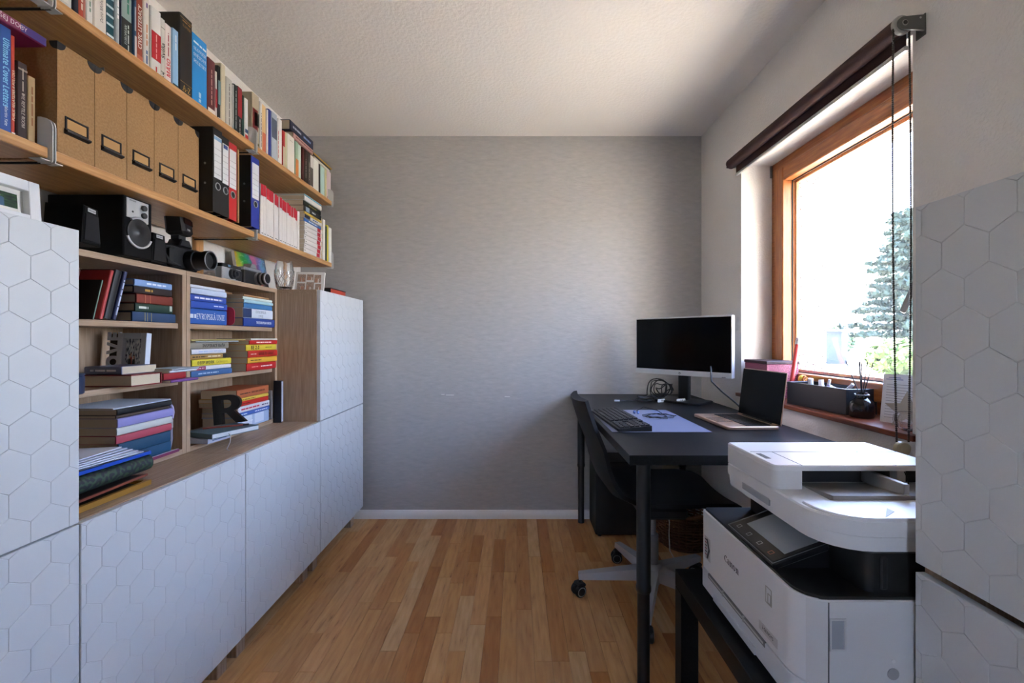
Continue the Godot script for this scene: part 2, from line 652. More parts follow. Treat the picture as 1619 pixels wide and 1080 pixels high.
func garden() -> void:
	var g := struct("ground", MB.new().span(Vector3(1.56, -0.7, -90), Vector3(120, -0.4, 60)).done(), mat("b5ac9a", 0.95), "pale sunlit yard outside the window")
	g.name = "ground_outside"
	struct("ground_rear", MB.new().span(Vector3(-60, -0.7, 1.46), Vector3(1.55, -0.4, 60)).done(), mat("b5ac9a", 0.95))
	# the house has a wing on the camera's side of the window; it keeps the light of that part of the sky out
	struct("wall_wing", MB.new().span(Vector3(1.8, -0.6, 3.4), Vector3(5.6, 6.0, 9.0)).done(), M.stucco, "rendered wing of the house beside the window")
	# a garage far across the yard
	var ga := thing("garage", "small blue grey garage across the yard outside the window", "building", Vector3(18.4, -0.4, -28.5))
	part(ga, "wall", MB.new().span(Vector3(-1.6, 0, -4), Vector3(1.4, 1.95, 2)).done(), mat("333a41", 0.9))
	part(ga, "roof", MB.new().span(Vector3(-1.8, 1.95, -4.2), Vector3(1.6, 2.08, 2.2)).done(), mat("4a4e52", 0.8))
	var h2 := thing("house", "pale low house with a light roof behind the bushes outside", "building", Vector3(39.0, -0.4, -46.0))
	part(h2, "wall", MB.new().span(Vector3(-5, 0, -4), Vector3(6, 2.0, 3)).done(), mat("8a857e", 0.9))
	part(h2, "roof", MB.new().prism(PackedVector2Array([Vector2(-4.6, 0), Vector2(3.6, 0), Vector2(-0.5, 1.4)]), Transform3D(Basis(Vector3(0, 0, 1), Vector3.UP, Vector3(-1, 0, 0)), Vector3(6.4, 2.0, 0)), 12.0).done(), mat("7a736e", 0.9))
	# conifer with drooping tiers
	var tr := thing("conifer_tree", "tall dark conifer tree seen through the window", "tree", Vector3(23.6, -0.4, -26.5))
	part(tr, "trunk", MB.new().cyl(Vector3.ZERO, Vector3(0, 9.2, 0), 0.2, 8, 0.0, 0.03).done(), mat("5b4a3c", 0.95))
	var needles := MB.new()
	for tier in 16:
		var y := 1.7 + tier * 0.48
		var reach := 3.7 * pow(1.0 - tier / 17.0, 0.75)
		for k in 6:
			var a := TAU * (k + 0.37 * tier) / 6.0 + rng.randf_range(-0.25, 0.25)
			var l := reach * rng.randf_range(0.6, 1.1)
			for s in 9:
				var f := (s + 0.6) / 9.0
				var p := Vector3(cos(a) * l * f, y + 0.35 * f - 0.25 * f * f + rng.randf_range(-0.08, 0.08), sin(a) * l * f)
				leafy(needles, p, Vector3(0.36, 0.16, 0.36) * (1.2 - 0.5 * f), 20, 0.2)
	tag(part(tr, "needles", needles.done(), mat("22332a", 0.9)), "", "", "", "stuff")
	var spots := [[Vector3(15.9, -0.4, -18.4), Vector3(1.15, 0.75, 1.05), "465a26", "broad yellow green bush outside, below the conifer"], [Vector3(18.6, -0.4, -18.0), Vector3(1.4, 1.0, 1.2), "5d6a3a", "pale large bush outside, beside the conifer trunk"], [Vector3(28.2, -0.4, -39.5), Vector3(1.6, 1.3, 1.6), "3c4f30", "grey green bush outside, behind the garage corner"], [Vector3(36.0, -0.4, -35.5), Vector3(3.2, 2.7, 2.6), "56663a", "tall pale bush outside, behind the conifer"]]
	for s in spots:
		var b := thing("garden_bush", s[3], "bush", s[0], Basis(), "bushes across the yard")
		var fol := MB.new()
		leafy(fol, Vector3(0, s[1].y, 0), s[1], 1600, 0.2)
		tag(part(b, "foliage", fol.done(), mat(s[2], 0.9)), "", "", "", "stuff")
		part(b, "stem", MB.new().cyl(Vector3.ZERO, Vector3(0, s[1].y, 0), 0.07, 6).done(), mat("6b5a48", 0.9))


# ---------------------------------------------------------------- cabinets along the wall of books

var hexes := []

func hex_meshes(w: float, h: float) -> Array:
	if hexes:
		return hexes
	var wide := 0.075
	var side := wide / sqrt(3.0)
	var rect := PackedVector2Array([Vector2(-w / 2, -h / 2), Vector2(w / 2, -h / 2), Vector2(w / 2, h / 2), Vector2(-w / 2, h / 2)])
	var rows := int(h / (side * 1.5)) + 3
	for r in range(-1, rows):
		for c in range(-1, int(w / wide) + 2):
			var cx := -w / 2 + (c + (0.5 if r % 2 else 0.0)) * wide + 0.012
			var cy := -h / 2 + r * side * 1.5 + 0.02
			var p := PackedVector2Array()
			for k in 6:
				p.append(Vector2(cx, cy) + Vector2(sin(TAU * k / 6.0), cos(TAU * k / 6.0)) * side)
			for q in Geometry2D.intersect_polygons(p, rect):
				var area := 0.0
				for i in q.size():
					area += q[i].cross(q[(i + 1) % q.size()]) / 2
				if absf(area) < 0.00015:
					continue
				if Geometry2D.is_polygon_clockwise(q):
					q.reverse()
				hexes.append(MB.new().prism(MB.inset(q, 0.0003), Transform3D(), 0.0011, 0.0008).done())
	return hexes


# a door in the local xy plane facing +z, its centre at the origin of t
func hex_door(parent: Node3D, t: Transform3D, w := 0.596, h := 0.636) -> void:
	var door := part(parent, "door", MB.new().box(Vector3(0, 0, -0.008), Vector3(w, h, 0.016), 0.001).done(), M.door, t)
	for m in hex_meshes(w, h):
		part(door, "hexagon", m, M.door)


func carcass(o: Node3D, w: float, d: float, h: float, y: float, mid := []) -> void:
	# local: x from -d (wall) to 0, z from 0 to -w
	var k := 0.018
	part(o, "side_panel", MB.new().span(Vector3(-d, y, -k), Vector3(0, y + h - k, 0), 0.0006).done(), M.oak_y)
	part(o, "side_panel", MB.new().span(Vector3(-d, y, -w), Vector3(0, y + h - k, -w + k), 0.0006).done(), M.oak_y)
	part(o, "bottom_panel", MB.new().span(Vector3(-d, y, -w + k), Vector3(0, y + k, -k), 0.0006).done(), M.oak_z)
	part(o, "top_panel", MB.new().span(Vector3(-d, y + h - k, -w), Vector3(0, y + h, 0), 0.0006).done(), M.oak_z)
	part(o, "back_panel", MB.new().span(Vector3(-d, y + k, -w + k), Vector3(-d + 0.006, y + h - k, -k)).done(), M.oak_y)
	for m in mid:
		part(o, "shelf", MB.new().span(Vector3(-d + 0.006, m - 0.018, -w + k + 0.001), Vector3(-0.014, m, -k - 0.001), 0.001).done(), M.oak_z)


func legs(o: Node3D, w: float, d: float) -> void:
	for x in [-0.055, -d + 0.05]:
		for z in [-0.05, -w + 0.05]:
			part(o, "leg", MB.new().box(Vector3(x, 0.05, z), Vector3(0.05, 0.1, 0.05), 0.002).done(), M.oak_y)


func cabinets() -> void:
	var xf := -0.9705         # front of the carcasses; doors stand proud of it
	var dep := xf - WALL_L - 0.003
	# tall cabinets at both ends of the row
	for a in [[-0.366, "tall white cabinet beside the papers and folders, white photo frame on top"], [-2.145, "tall white cabinet standing against the grey end wall"]]:
		var o := thing("tall_cabinet", a[1], "cabinet", Vector3(xf, 0, a[0]))
		carcass(o, 0.599, dep, 1.28, 0.1)
		legs(o, 0.599, dep)
		for k in 2:
			hex_door(o, faces_x(Vector3(0.0175, 0.1 + 0.32 + 0.64 * k, -0.2995)))
	var lab := ["low white cabinet under the gold frames and folders", "low white cabinet between the other low cabinet and the far tall one"]
	for k in 2:
		var o := thing("base_cabinet", lab[k], "cabinet", Vector3(xf, 0, -0.966 - 0.5895 * k))
		carcass(o, 0.588, dep, 0.64, 0.1)
		legs(o, 0.588, dep)
		hex_door(o, faces_x(Vector3(0.0175, 0.42, -0.294)) * Transform3D(Basis.from_scale(Vector3(0.982, 1, 1)), Vector3.ZERO))
	lab = ["open oak shelf unit holding old hardbacks, a photo frame and notebooks", "open oak shelf unit holding blue, red and yellow book stacks"]
	for k in 2:
		var o := thing("shelf_unit", lab[k], "shelf unit", Vector3(-1.16, 0.741, -0.966 - 0.5895 * k))
		carcass(o, 0.588, 0.212, 0.64, 0.0, [0.259, 0.454])
	# the same tall cabinet across the room
	var r := thing("tall_cabinet", "tall white cabinet in front of the printer, by the window wall", "cabinet", Vector3(0.7325, 0, -0.795), Basis(Vector3.UP, PI))
	carcass(r, 0.599, 0.44, 1.28, 0.095)
	legs(r, 0.599, 0.44)
	for k in 2:
		hex_door(r, faces_x(Vector3(0.0175, 0.095 + 0.32 + 0.645 * k - 0.008 * (1 - k), -0.2995)))


# ---------------------------------------------------------------- wall shelves

const SH_X := -1.10
const LOW := 1.591
const HIGH := 1.958

func wall_shelves() -> void:
	var bays := [[0.235, 1.04], [1.052, 1.857], [1.868, 2.634]]
	var where := ["above the tall cabinet", "holding archive boxes and binders", "by the grey end wall"]
	var above := ["top board above the tall cabinet", "top board carrying thick dictionaries", "top board by the grey end wall"]
	for lv in 2:
		var top: float = [LOW, HIGH][lv]
		for b in 3:
			var z0: float = bays[b][0]
			var z1: float = bays[b][1]
			var l: String = "bamboo wall shelf, %s" % above[b] if lv else "bamboo wall shelf under the top one, %s" % where[b]
			var o := thing("wall_shelf", l, "shelf", Vector3(SH_X, top, -(z0 + z1) / 2), Basis(), "bamboo wall shelves")
			part(o, "board", MB.new().box(Vector3(-0.125, -0.0125, 0), Vector3(0.25, 0.025, z1 - z0), 0.002).done(), M.bamboo_z)
			for s in [-1.0, 1.0]:
				var z: float = s * ((z1 - z0) / 2 + 0.0025)
				var tab := PackedVector2Array([Vector2(-0.028, -0.034), Vector2(0.006, -0.034), Vector2(0.008, -0.028), Vector2(0.008, 0.05), Vector2(0.004, 0.062), Vector2(-0.006, 0.07), Vector2(-0.020, 0.074), Vector2(-0.028, 0.074)])
				var br := MB.new().prism(tab, Transform3D(Basis(), Vector3(0, 0, z - 0.001)), 0.002)
				br.box(Vector3(-0.012, -0.031, z - s * 0.011), Vector3(0.03, 0.0025, 0.022), 0.001)
				part(o, "end_bracket", br.done(), M.steel)
				if s > 0.0:
					part(o, "bracket_arm", MB.new().cyl(Vector3(-0.262, -0.03, z - s * 0.006), Vector3(-0.01, -0.03, z - s * 0.006), 0.003, 8).done(), mat("2b2a2a", 0.5, 0.6))
	for u in [[1.046, "beside the first archive box"], [1.895, "beside the black camera with flash"], [2.62, "behind the white photo collage"]]:
		var p := thing("shelf_upright", "bamboo upright post on the wall, %s" % u[1], "post", Vector3(WALL_L + 0.012, 0, -u[0]), Basis(), "bamboo uprights of the wall shelves")
		part(p, "post", MB.new().span(Vector3(-0.011, 1.40, -0.022), Vector3(0.008, 2.3, 0.022), 0.002).done(), M.bamboo_y)
		for y in [1.46, 1.5, 1.7, 1.9]:
			part(p, "screw_hole", MB.new().cyl(Vector3(0.0075, y, 0.008), Vector3(0.0085, y, 0.008), 0.003, 8).done(), mat("2a2118", 0.8))


# ---------------------------------------------------------------- desk, table, monitor, laptop

func desk_side() -> void:
	var o := thing("desk", "long black desk with round adjustable legs under the window", "desk", Vector3(0.715, 0, -2.072))
	part(o, "desk_top", MB.new().box(Vector3(0, 0.775, 0), Vector3(0.75, 0.03, 1.476), 0.0015).done(), M.black_desk)
	var metal := mat("0b0b0c", 0.45)
	for x in [-0.315, 0.315]:
		for z in [-0.68, 0.675]:
			var mb := MB.new()
			mb.lathe([Vector2(0, 0), Vector2(0.02, 0), Vector2(0.0205, 0.012), Vector2(0.019, 0.014), Vector2(0.019, 0.345), Vector2(0.0215, 0.345), Vector2(0.0235, 0.35), Vector2(0.0235, 0.363), Vector2(0.022, 0.366), Vector2(0.022, 0.75), Vector2(0.04, 0.752), Vector2(0.04, 0.7585), Vector2(0, 0.7585)], Transform3D(Basis(), Vector3(x, 0, z)), 20)
			part(o, "leg", mb.done(), metal)
	# low table under the printer
	var t := thing("side_table", "low black square table carrying the printer", "table", Vector3(0.752, 0, -1.068))
	part(t, "table_top", MB.new().box(Vector3(0, 0.425, 0), Vector3(0.55, 0.05, 0.53), 0.0015).done(), M.black_desk)
	for x in [-0.25, 0.25]:
		for z in [-0.24, 0.24]:
			part(t, "leg", MB.new().box(Vector3(x, 0.2, z), Vector3(0.05, 0.4, 0.05), 0.0015).done(), M.black_desk)
	# monitor: from (0.71, d 2.64) to (1.08, d 2.215)
	var mx := Vector3(0.372, 0, 0.425).normalized()
	var mz := mx.cross(Vector3.UP)
	if mz.z < 0:
		mz = -mz
	var basis := Basis(mx, Vector3.UP, mx.cross(Vector3.UP))
	var mon := thing("monitor", "silver framed black monitor with a dark screen on the desk", "monitor", Vector3(0.895, 0.7905, -2.43), basis)
	var w := 0.562
	var h := 0.322
	part(mon, "housing", MB.new().box(Vector3(0, 0.31, -0.016), Vector3(w, h, 0.03), 0.003).done(), mat("c9cacb", 0.35, 0.5))
	part(mon, "screen", MB.new().box(Vector3(0, 0.3205, -0.0005), Vector3(w - 0.012, h - 0.036, 0.003), 0.0005).done(), dark_glass())
	var bez := part(mon, "lower_bezel", MB.new().box(Vector3(0, 0.161, 0.0), Vector3(w - 0.001, 0.024, 0.006), 0.001).done(), mat("cfd0d0", 0.35, 0.4))
	part(bez, "logo", MB.new().cyl(Vector3(0, 0.161, 0.0032), Vector3(0, 0.161, 0.0036), 0.0065, 16).done(), mat("6d6e70", 0.4, 0.3))
	letters(bez, "hp", 0.005, 0.008, "e8e8e8", Transform3D(Basis(), Vector3(0, 0.161, 0.0039)), "Droid Sans", true, true)
	part(bez, "button", MB.new().box(Vector3(0.24, 0.1535, 0.0035), Vector3(0.02, 0.003, 0.002), 0.0005).done(), mat("2a2a2a", 0.5))
	part(mon, "stand_neck", MB.new().box(Vector3(-0.005, 0.15, -0.06), Vector3(0.062, 0.29, 0.03), 0.004).done(), mat("111113", 0.4))
	part(mon, "stand_mount", MB.new().box(Vector3(-0.005, 0.26, -0.04), Vector3(0.1, 0.1, 0.02), 0.004).done(), mat("111113", 0.4))
	part(mon, "stand_base", MB.new().prism(rounded(0.27, 0.19, 0.03), faces_y(Vector3(0, 0.0005, -0.035)), 0.012, 0.003).done(), mat("131315", 0.3))
	var cab := thing("monitor_cable", "black cable hanging from the monitor down to the desk", "cable", Vector3(0.955, 0.7905, -2.24))
	part(cab, "cord", MB.new().tube([Vector3(0.035, 0.21, -0.02), Vector3(0.03, 0.135, 0.0), Vector3(0.055, 0.09, 0.06), Vector3(0.085, 0.045, 0.14), Vector3(0.105, 0.012, 0.18), Vector3(0.105, 0.004, 0.2)], 0.004, 8).done(), mat("101012", 0.5))
	var coil := thing("cable_coil", "tangled black cables heaped beside the monitor stand", "cable", Vector3(0.82, 0.7905, -2.50))
	for k in 6:
		var pts := []
		var tilt := Basis(Vector3(rng.randf_range(-1, 1), rng.randf_range(-0.6, 0.6), 0.7).normalized(), 0.5 + 0.25 * k)
		for i in 22:
			var a := TAU * i / 22.0
			var p := tilt * Vector3(cos(a) * (0.062 - 0.004 * k), sin(a) * (0.056 - 0.003 * k), 0.012 * sin(3 * a + k))
			pts.append(p + Vector3(0.01 * (k - 3), 0.068, 0.004 * k))
		part(coil, "cord", MB.new().tube(pts, 0.0033, 6, true).done(), mat("0f0f11", 0.5))
	for k in 3:
		var pts := []
		for i in 16:
			var a := TAU * i / 16.0
			pts.append(Vector3(-0.1 + 0.05 * cos(a + k), 0.006 + 0.012 * k + 0.004 * sin(2 * a), 0.01 + 0.035 * sin(a)))
		part(coil, "cord", MB.new().tube(pts, 0.0035, 6, true).done(), mat("0f0f11", 0.5))
	part(coil, "tail", MB.new().tube([Vector3(-0.09, 0.004, 0.02), Vector3(-0.17, 0.004, 0.01), Vector3(-0.25, 0.004, 0.03)], 0.0028, 6).done(), mat("0f0f11", 0.5))
	part(coil, "plug", MB.new().box(Vector3(-0.262, 0.006, 0.034), Vector3(0.03, 0.008, 0.012), 0.001, Basis(Vector3.UP, -0.2)).done(), mat("c8c8c6", 0.4))
	for s in [[Vector3(-0.025, 0.01, 0.065), 0.045], [Vector3(0.075, 0.014, 0.085), 0.055]]:
		var st := part(coil, "cable_tag", MB.new().box(s[0], Vector3(s[1], 0.018, 0.002), 0.0, Basis(Vector3.UP, 0.3)).done(), mat("d8d6d0", 0.7))
		for k in 5:
			part(st, "bar", MB.new().box(s[0] + Vector3(s[1] * (k - 2) * 0.17, 0, 0.0012), Vector3(0.003, 0.009, 0.0006), 0.0, Basis()).done(), mat("3a3a3a", 0.7))
	# desk mat, keyboard, earphones
	var pad := thing("desk_mat", "glossy bluish desk mat under the keyboard", "desk mat", Vector3(0.545, 0.7905, -1.915))
	var pm := mat("7d8199", 0.3)
	part(pad, "sheet", MB.new().box(Vector3(0, 0.001, 0), Vector3(0.375, 0.002, 0.51), 0.0006).done(), pm)
	var kb := thing("keyboard", "black computer keyboard lying on the bluish mat", "keyboard", Vector3(0.432, 0.793, -1.885), Basis(Vector3.UP, deg_to_rad(-86.5)))
	# local x runs along its length, +z is the side of the user
	part(kb, "case", MB.new().prism(PackedVector2Array([Vector2(-0.064, 0.0), Vector2(0.064, 0.0), Vector2(0.064, 0.009), Vector2(-0.064, 0.02)]), Transform3D(Basis(Vector3(0, 0, 1), Vector3.UP, Vector3(-1, 0, 0)), Vector3(0.222, 0, 0)), 0.444).done(), mat("141416", 0.45))
	var kt := Basis(Vector3(1, 0, 0), deg_to_rad(4.9))
	var key_mesh := MB.new().box(Vector3.ZERO, Vector3(0.0165, 0.006, 0.0165), 0.0014).done()
	for r in 6:
		for c in 22:
			if c == 15 or c == 18 and r < 1 or c == 17 and (r == 3) or c == 16 and r == 4:
				continue
			if r == 5 and c > 3 and c < 9:
				continue
			var x := -0.207 + c * 0.0195 + (0.003 if c > 14 else 0.0)
			var z := -0.051 + r * 0.0195
			part(kb, "key", key_mesh, mat("1d1d1f", 0.42), Transform3D(kt, Vector3(x, 0.0165 - (z) * 0.0855 + 0.0005, z)))
	part(kb, "space_bar", MB.new().box(Vector3(-0.09, 0.0165 - 0.0465 * 0.0855, 0.0465), Vector3(0.094, 0.006, 0.0165), 0.0014, kt).done(), mat("1d1d1f", 0.42))
	var ear := thing("earphones", "black wired earphones in a loose loop on the mat", "earphones", Vector3(0.58, 0.793, -1.99))
	var ep := []
	for i in 46:
		var a := TAU * i / 15.0
		ep.append(Vector3(0.02 + (0.055 + 0.012 * sin(i * 0.7)) * cos(a) + 0.0012 * i, 0.0022 + 0.004 * absf(sin(a * 0.5 + i)), (0.05 + 0.014 * cos(i * 0.45)) * sin(a) + 0.02))
	part(ear, "cord", MB.new().tube(ep, 0.0016, 5).done(), mat("121214", 0.5))
	part(ear, "lead", MB.new().tube([Vector3(-0.03, 0.012, -0.06), Vector3(0.01, 0.03, -0.07), Vector3(0.06, 0.022, -0.03), Vector3(0.085, 0.004, 0.03), Vector3(0.07, 0.003, 0.08)], 0.0016, 5).done(), mat("121214", 0.5))
	for k in 2:
		part(ear, "earbud", MB.new().ball(Vector3(-0.035 + 0.014 * k, 0.008, -0.062 + 0.01 * k), Vector3(0.007, 0.008, 0.007), 10, 8).done(), mat("6f86c4", 0.25, 0.3))
	# laptop, opened towards the chair
	var lap := thing("laptop", "thin gold laptop with a black screen, open beside the window", "laptop", Vector3(0.905, 0.7905, -1.85), Basis(Vector3.UP, deg_to_rad(-88.0)))
	var gold := mat("c9a78f", 0.32, 0.55)
	part(lap, "base", MB.new().prism(rounded(0.304, 0.205, 0.012), faces_y(Vector3(0, 0.002, 0)), 0.011, 0.002).done(), gold)
	part(lap, "keyboard_well", MB.new().box(Vector3(0, 0.0132, -0.03), Vector3(0.26, 0.0008, 0.1)).done(), mat("0e0e0f", 0.6))
	var lk := MB.new().box(Vector3.ZERO, Vector3(0.0152, 0.002, 0.0145), 0.0004).done()
	for r in 6:
		for c in 14:
			part(lap, "key", lk, mat("18181a", 0.5), Transform3D(Basis(), Vector3(-0.119 + c * 0.0183, 0.0143, -0.072 + r * 0.0168)))
	part(lap, "trackpad", MB.new().box(Vector3(0, 0.0132, 0.061), Vector3(0.105, 0.0007, 0.066)).done(), mat("bd9c86", 0.25, 0.5))
	var lb := Basis(Vector3(1, 0, 0), deg_to_rad(-7.0))
	part(lap, "lid", MB.new().box(Vector3(0, 0.013, -0.103) + lb * Vector3(0, 0.104, -0.003), Vector3(0.304, 0.208, 0.005), 0.002, lb).done(), gold)
	part(lap, "screen", MB.new().box(Vector3(0, 0.013, -0.103) + lb * Vector3(0, 0.1045, 0.0), Vector3(0.299, 0.2, 0.002), 0.0004, lb).done(), dark_glass())
	part(lap, "hinge", MB.new().cyl(Vector3(-0.11, 0.014, -0.103), Vector3(0.11, 0.014, -0.103), 0.0045, 10).done(), mat("2a2422", 0.4))
	for x in [-0.125, 0.125]:
		part(lap, "hinge_cap", MB.new().box(Vector3(x, 0.0155, -0.0985), Vector3(0.03, 0.006, 0.008), 0.001).done(), gold)
	# under the desk
	var box := thing("drawer_box", "black storage box on the floor under the desk by the end wall", "box", Vector3(0.61, 0, -2.66))
	part(box, "body", MB.new().box(Vector3(0, 0.22, 0), Vector3(0.31, 0.42, 0.22), 0.004).done(), mat("121214", 0.5))
	part(box, "front_panel", MB.new().box(Vector3(0.0, 0.22, 0.1115), Vector3(0.30, 0.40, 0.004), 0.002).done(), mat("161618", 0.45))
	for x in [-0.13, 0.13]:
		for z in [-0.09, 0.09]:
			part(box, "foot", MB.new().cyl(Vector3(x, 0, z), Vector3(x, 0.011, z), 0.012, 10).done(), mat("0c0c0c", 0.6))
	var bk := thing("wicker_basket", "brown wicker basket on the floor under the desk", "basket", Vector3(0.93, 0, -2.47))
	var weave := MB.new()
	for r in 12:
		var y := 0.012 + r * 0.0165
		var rad := 0.125 + 0.03 * r / 11.0
		var pts := []
		for i in 48:
			var a := TAU * i / 48.0
			pts.append(Vector3(cos(a), 0, sin(a)) * (rad + 0.005 * cos(12 * a + PI * (r % 2))) + Vector3(0, y + 0.002 * sin(5 * a + r), 0))
		weave.tube(pts, 0.0062, 5, true)
	tag(part(bk, "weave", weave.done(), mat("6b4426", 0.8)), "", "", "", "stuff")
	for i in 24:
		var a := TAU * i / 24.0
		var dv := Vector3(cos(a), 0, sin(a))
		part(bk, "stake", MB.new().cyl(dv * 0.122 + Vector3(0, 0.004, 0), dv * 0.153 + Vector3(0, 0.2, 0), 0.0045, 6).done(), mat("7a5230", 0.8))
	var rim := []
	for i in 40:
		var a := TAU * i / 40.0
		rim.append(Vector3(cos(a) * 0.158, 0.205 + 0.005 * sin(10 * a), sin(a) * 0.158))
	part(bk, "rim", MB.new().tube(rim, 0.011, 7, true).done(), mat("825833", 0.8))
	part(bk, "base", MB.new().cyl(Vector3(0, 0.001, 0), Vector3(0, 0.012, 0), 0.12, 24).done(), mat("5a3a20", 0.85))
	var wire := thing("white_cable", "white cable hanging under the desk beside the chair column", "cable", Vector3(0.765, 0, -2.31))
	part(wire, "cord", MB.new().tube([Vector3(-0.02, 0.33, 0.0), Vector3(0.0, 0.29, 0.0), Vector3(0.02, 0.24, 0.005), Vector3(0.028, 0.19, 0.01), Vector3(0.026, 0.12, 0.01), Vector3(0.03, 0.04, 0.01), Vector3(0.05, 0.003, 0.02)], 0.003, 6).done(), mat("d8d8d4", 0.5))


# ---------------------------------------------------------------- printer

func printer() -> void:
	# local: x = 0 at the front face (which looks to -x), z = 0 at the side seen from the camera, y = 0 on the table
	var o := thing("printer", "white and black multifunction laser printer on the low table", "printer", Vector3(0.515, 0.4505, -0.80))
	var white := mat("d9dadb", 0.4)
	var off := mat("cfcfce", 0.45)
	var black := mat("0e0e10", 0.38)
	var dep := 0.44
	var wid := 0.43
	# body: plan outline with rounded front corners
	var plan := func(x0: float, x1: float, z0: float, z1: float, r: float) -> PackedVector2Array:
		var p := PackedVector2Array([Vector2(x1, z0), Vector2(x1, z1)])
		for i in 7:
			var a := PI / 2 * i / 6.0
			p.append(Vector2(x0 + r - sin(a) * r, z1 - r + cos(a) * r))
		for i in 7:
			var a := PI / 2 * i / 6.0
			var e := minf(r, 0.009)
			p.append(Vector2(x0 + e - cos(a) * e, z0 + e - sin(a) * e))
		return p
	var up := Transform3D(Basis(Vector3(1, 0, 0), Vector3(0, 0, 1), Vector3(0, 1, 0)), Vector3.ZERO)
	var at := func(y: float) -> Transform3D:
		return up.translated(Vector3(0, y, 0))
	part(o, "base", MB.new().prism(plan.call(0.014, dep, -wid + 0.006, -0.006, 0.03), at.call(0.0), 0.012).done(), mat("3a3a3c", 0.6))
	part(o, "body", MB.new().prism(plan.call(0.004, dep, -wid, 0.0, 0.045), at.call(0.012), 0.206, 0.002).done(), off)
	# front cover and paper drawer lie on the front
	var cover := MB.new().prism(plan.call(0.0, 0.06, -wid + 0.0005, -0.0045, 0.043), at.call(0.065), 0.154, 0.001)
	var fc := part(o, "front_cover", cover.done(), white)
	letters(fc, "Canon", 0.016, 0.075, "1b1b1d", faces_mx(Vector3(-0.0006, 0.15, -0.262)), "Droid Serif", true)
	var badge := part(fc, "sticker", MB.new().box(Vector3(-0.0004, 0.125, -0.395), Vector3(0.0008, 0.06, 0.034)).done(), mat("b9b7b5", 0.5))
	part(badge, "arrow", MB.new().prism(PackedVector2Array([Vector2(-0.006, -0.026), Vector2(0.002, -0.026), Vector2(0.014, 0.0), Vector2(0.002, 0.026), Vector2(-0.006, 0.026), Vector2(0.005, 0.0)]), faces_mx(Vector3(-0.0008, 0.125, -0.393)), 0.0006).done(), mat("1d1d1f", 0.5))
	for k in 6:
		part(badge, "print_line", MB.new().box(Vector3(-0.001, 0.147 - 0.008 * k, -0.403), Vector3(0.0004, 0.003, 0.012)).done(), mat(["2a2a2c", "8d4a4a"][k % 2], 0.6))
	part(fc, "wifi_mark", MB.new().ring(0.022, 0.034, 0.0015, 0.0008, faces_mx(Vector3(0.0, 0.165, -0.105))).done(), mat("a9a99f", 0.5))
	part(fc, "wifi_mark_core", MB.new().ring(0.011, 0.02, 0.0014, 0.0008, faces_mx(Vector3(0.0, 0.16, -0.103))).done(), mat("a9a99f", 0.5))
	var plate := part(fc, "model_plate", MB.new().box(Vector3(-0.0004, 0.087, -0.107), Vector3(0.0008, 0.018, 0.066)).done(), mat("bfbfbe", 0.4))
	letters(plate, "i-SENSYS", 0.007, 0.05, "2a2a2c", faces_mx(Vector3(-0.001, 0.088, -0.107)), "Droid Sans", true, true)
	var dr := part(o, "paper_drawer", MB.new().prism(plan.call(-0.002, 0.06, -wid + 0.0005, -0.0045, 0.044), at.call(0.013), 0.049, 0.001).done(), mat("cfd3d8", 0.42))
	part(dr, "slot", MB.new().box(Vector3(-0.0012, 0.0585, -0.25), Vector3(0.004, 0.011, 0.27)).done(), mat("6f7072", 0.5))
	part(dr, "slot_bar", MB.new().box(Vector3(-0.0026, 0.0585, -0.25), Vector3(0.003, 0.005, 0.26), 0.001).done(), mat("b4b4b2", 0.4))
	for z in [-0.2, -0.3]:
		part(dr, "slot_rib", MB.new().box(Vector3(-0.003, 0.0585, z), Vector3(0.004, 0.012, 0.006)).done(), mat("a5a5a4", 0.4))
	part(dr, "grip", MB.new().box(Vector3(-0.0025, 0.02, -0.25), Vector3(0.006, 0.016, 0.2), 0.001).done(), mat("bfc4ca", 0.42))
	part(o, "side_seam", MB.new().box(Vector3(0.0485, 0.115, -0.0005), Vector3(0.0015, 0.2, 0.003)).done(), mat("4a4a4a", 0.6))
	var grip := part(o, "side_grip", MB.new().ring(0.03, 0.058, 0.003, 0.003, Transform3D(Basis(), Vector3(0.065, 0.157, -0.001))).done(), mat("c7c7c5", 0.45))
	part(grip, "recess", MB.new().box(Vector3(0.0635, 0.157, 0.0002), Vector3(0.024, 0.052, 0.001)).done(), mat("9a9ea3", 0.5))
	part(o, "side_plug", MB.new().cyl(Vector3(0.165, 0.086, -0.001), Vector3(0.165, 0.086, 0.0012), 0.0105, 18).done(), mat("9fa0a0", 0.5))
	for y in [0.064, 0.109]:
		part(o, "side_dot", MB.new().cyl(Vector3(0.165, y, -0.001), Vector3(0.165, y, 0.0012), 0.0035, 10).done(), mat("d8d8d8", 0.4))
	# black top deck and throat
	part(o, "top_deck", MB.new().prism(plan.call(0.006, dep, -wid + 0.002, -0.003, 0.044), at.call(0.218), 0.006, 0.001).done(), black)
	part(o, "throat", MB.new().prism(plan.call(0.125, dep, -wid + 0.012, -0.016, 0.02), at.call(0.224), 0.072).done(), mat("0b0b0c", 0.5))
	part(o, "throat_post", MB.new().box(Vector3(0.16, 0.26, -0.018), Vector3(0.012, 0.06, 0.012), 0.002).done(), mat("151517", 0.45))
	# scanner: wide white tray with a raised feeder at the end towards the desk
	var sx := 0.061
	part(o, "scanner_lower", MB.new().prism(plan.call(sx + 0.004, dep, -wid + 0.02, -0.022, 0.085), at.call(0.296), 0.028, 0.002).done(), white)
	part(o, "scanner_upper", MB.new().prism(plan.call(sx, dep, -wid + 0.016, -0.018, 0.088), at.call(0.3245), 0.030, 0.003).done(), white)
	part(o, "scanner_grip", MB.new().box(Vector3(sx + 0.001, 0.318, -0.27), Vector3(0.004, 0.017, 0.12), 0.001).done(), mat("9ea3aa", 0.4))
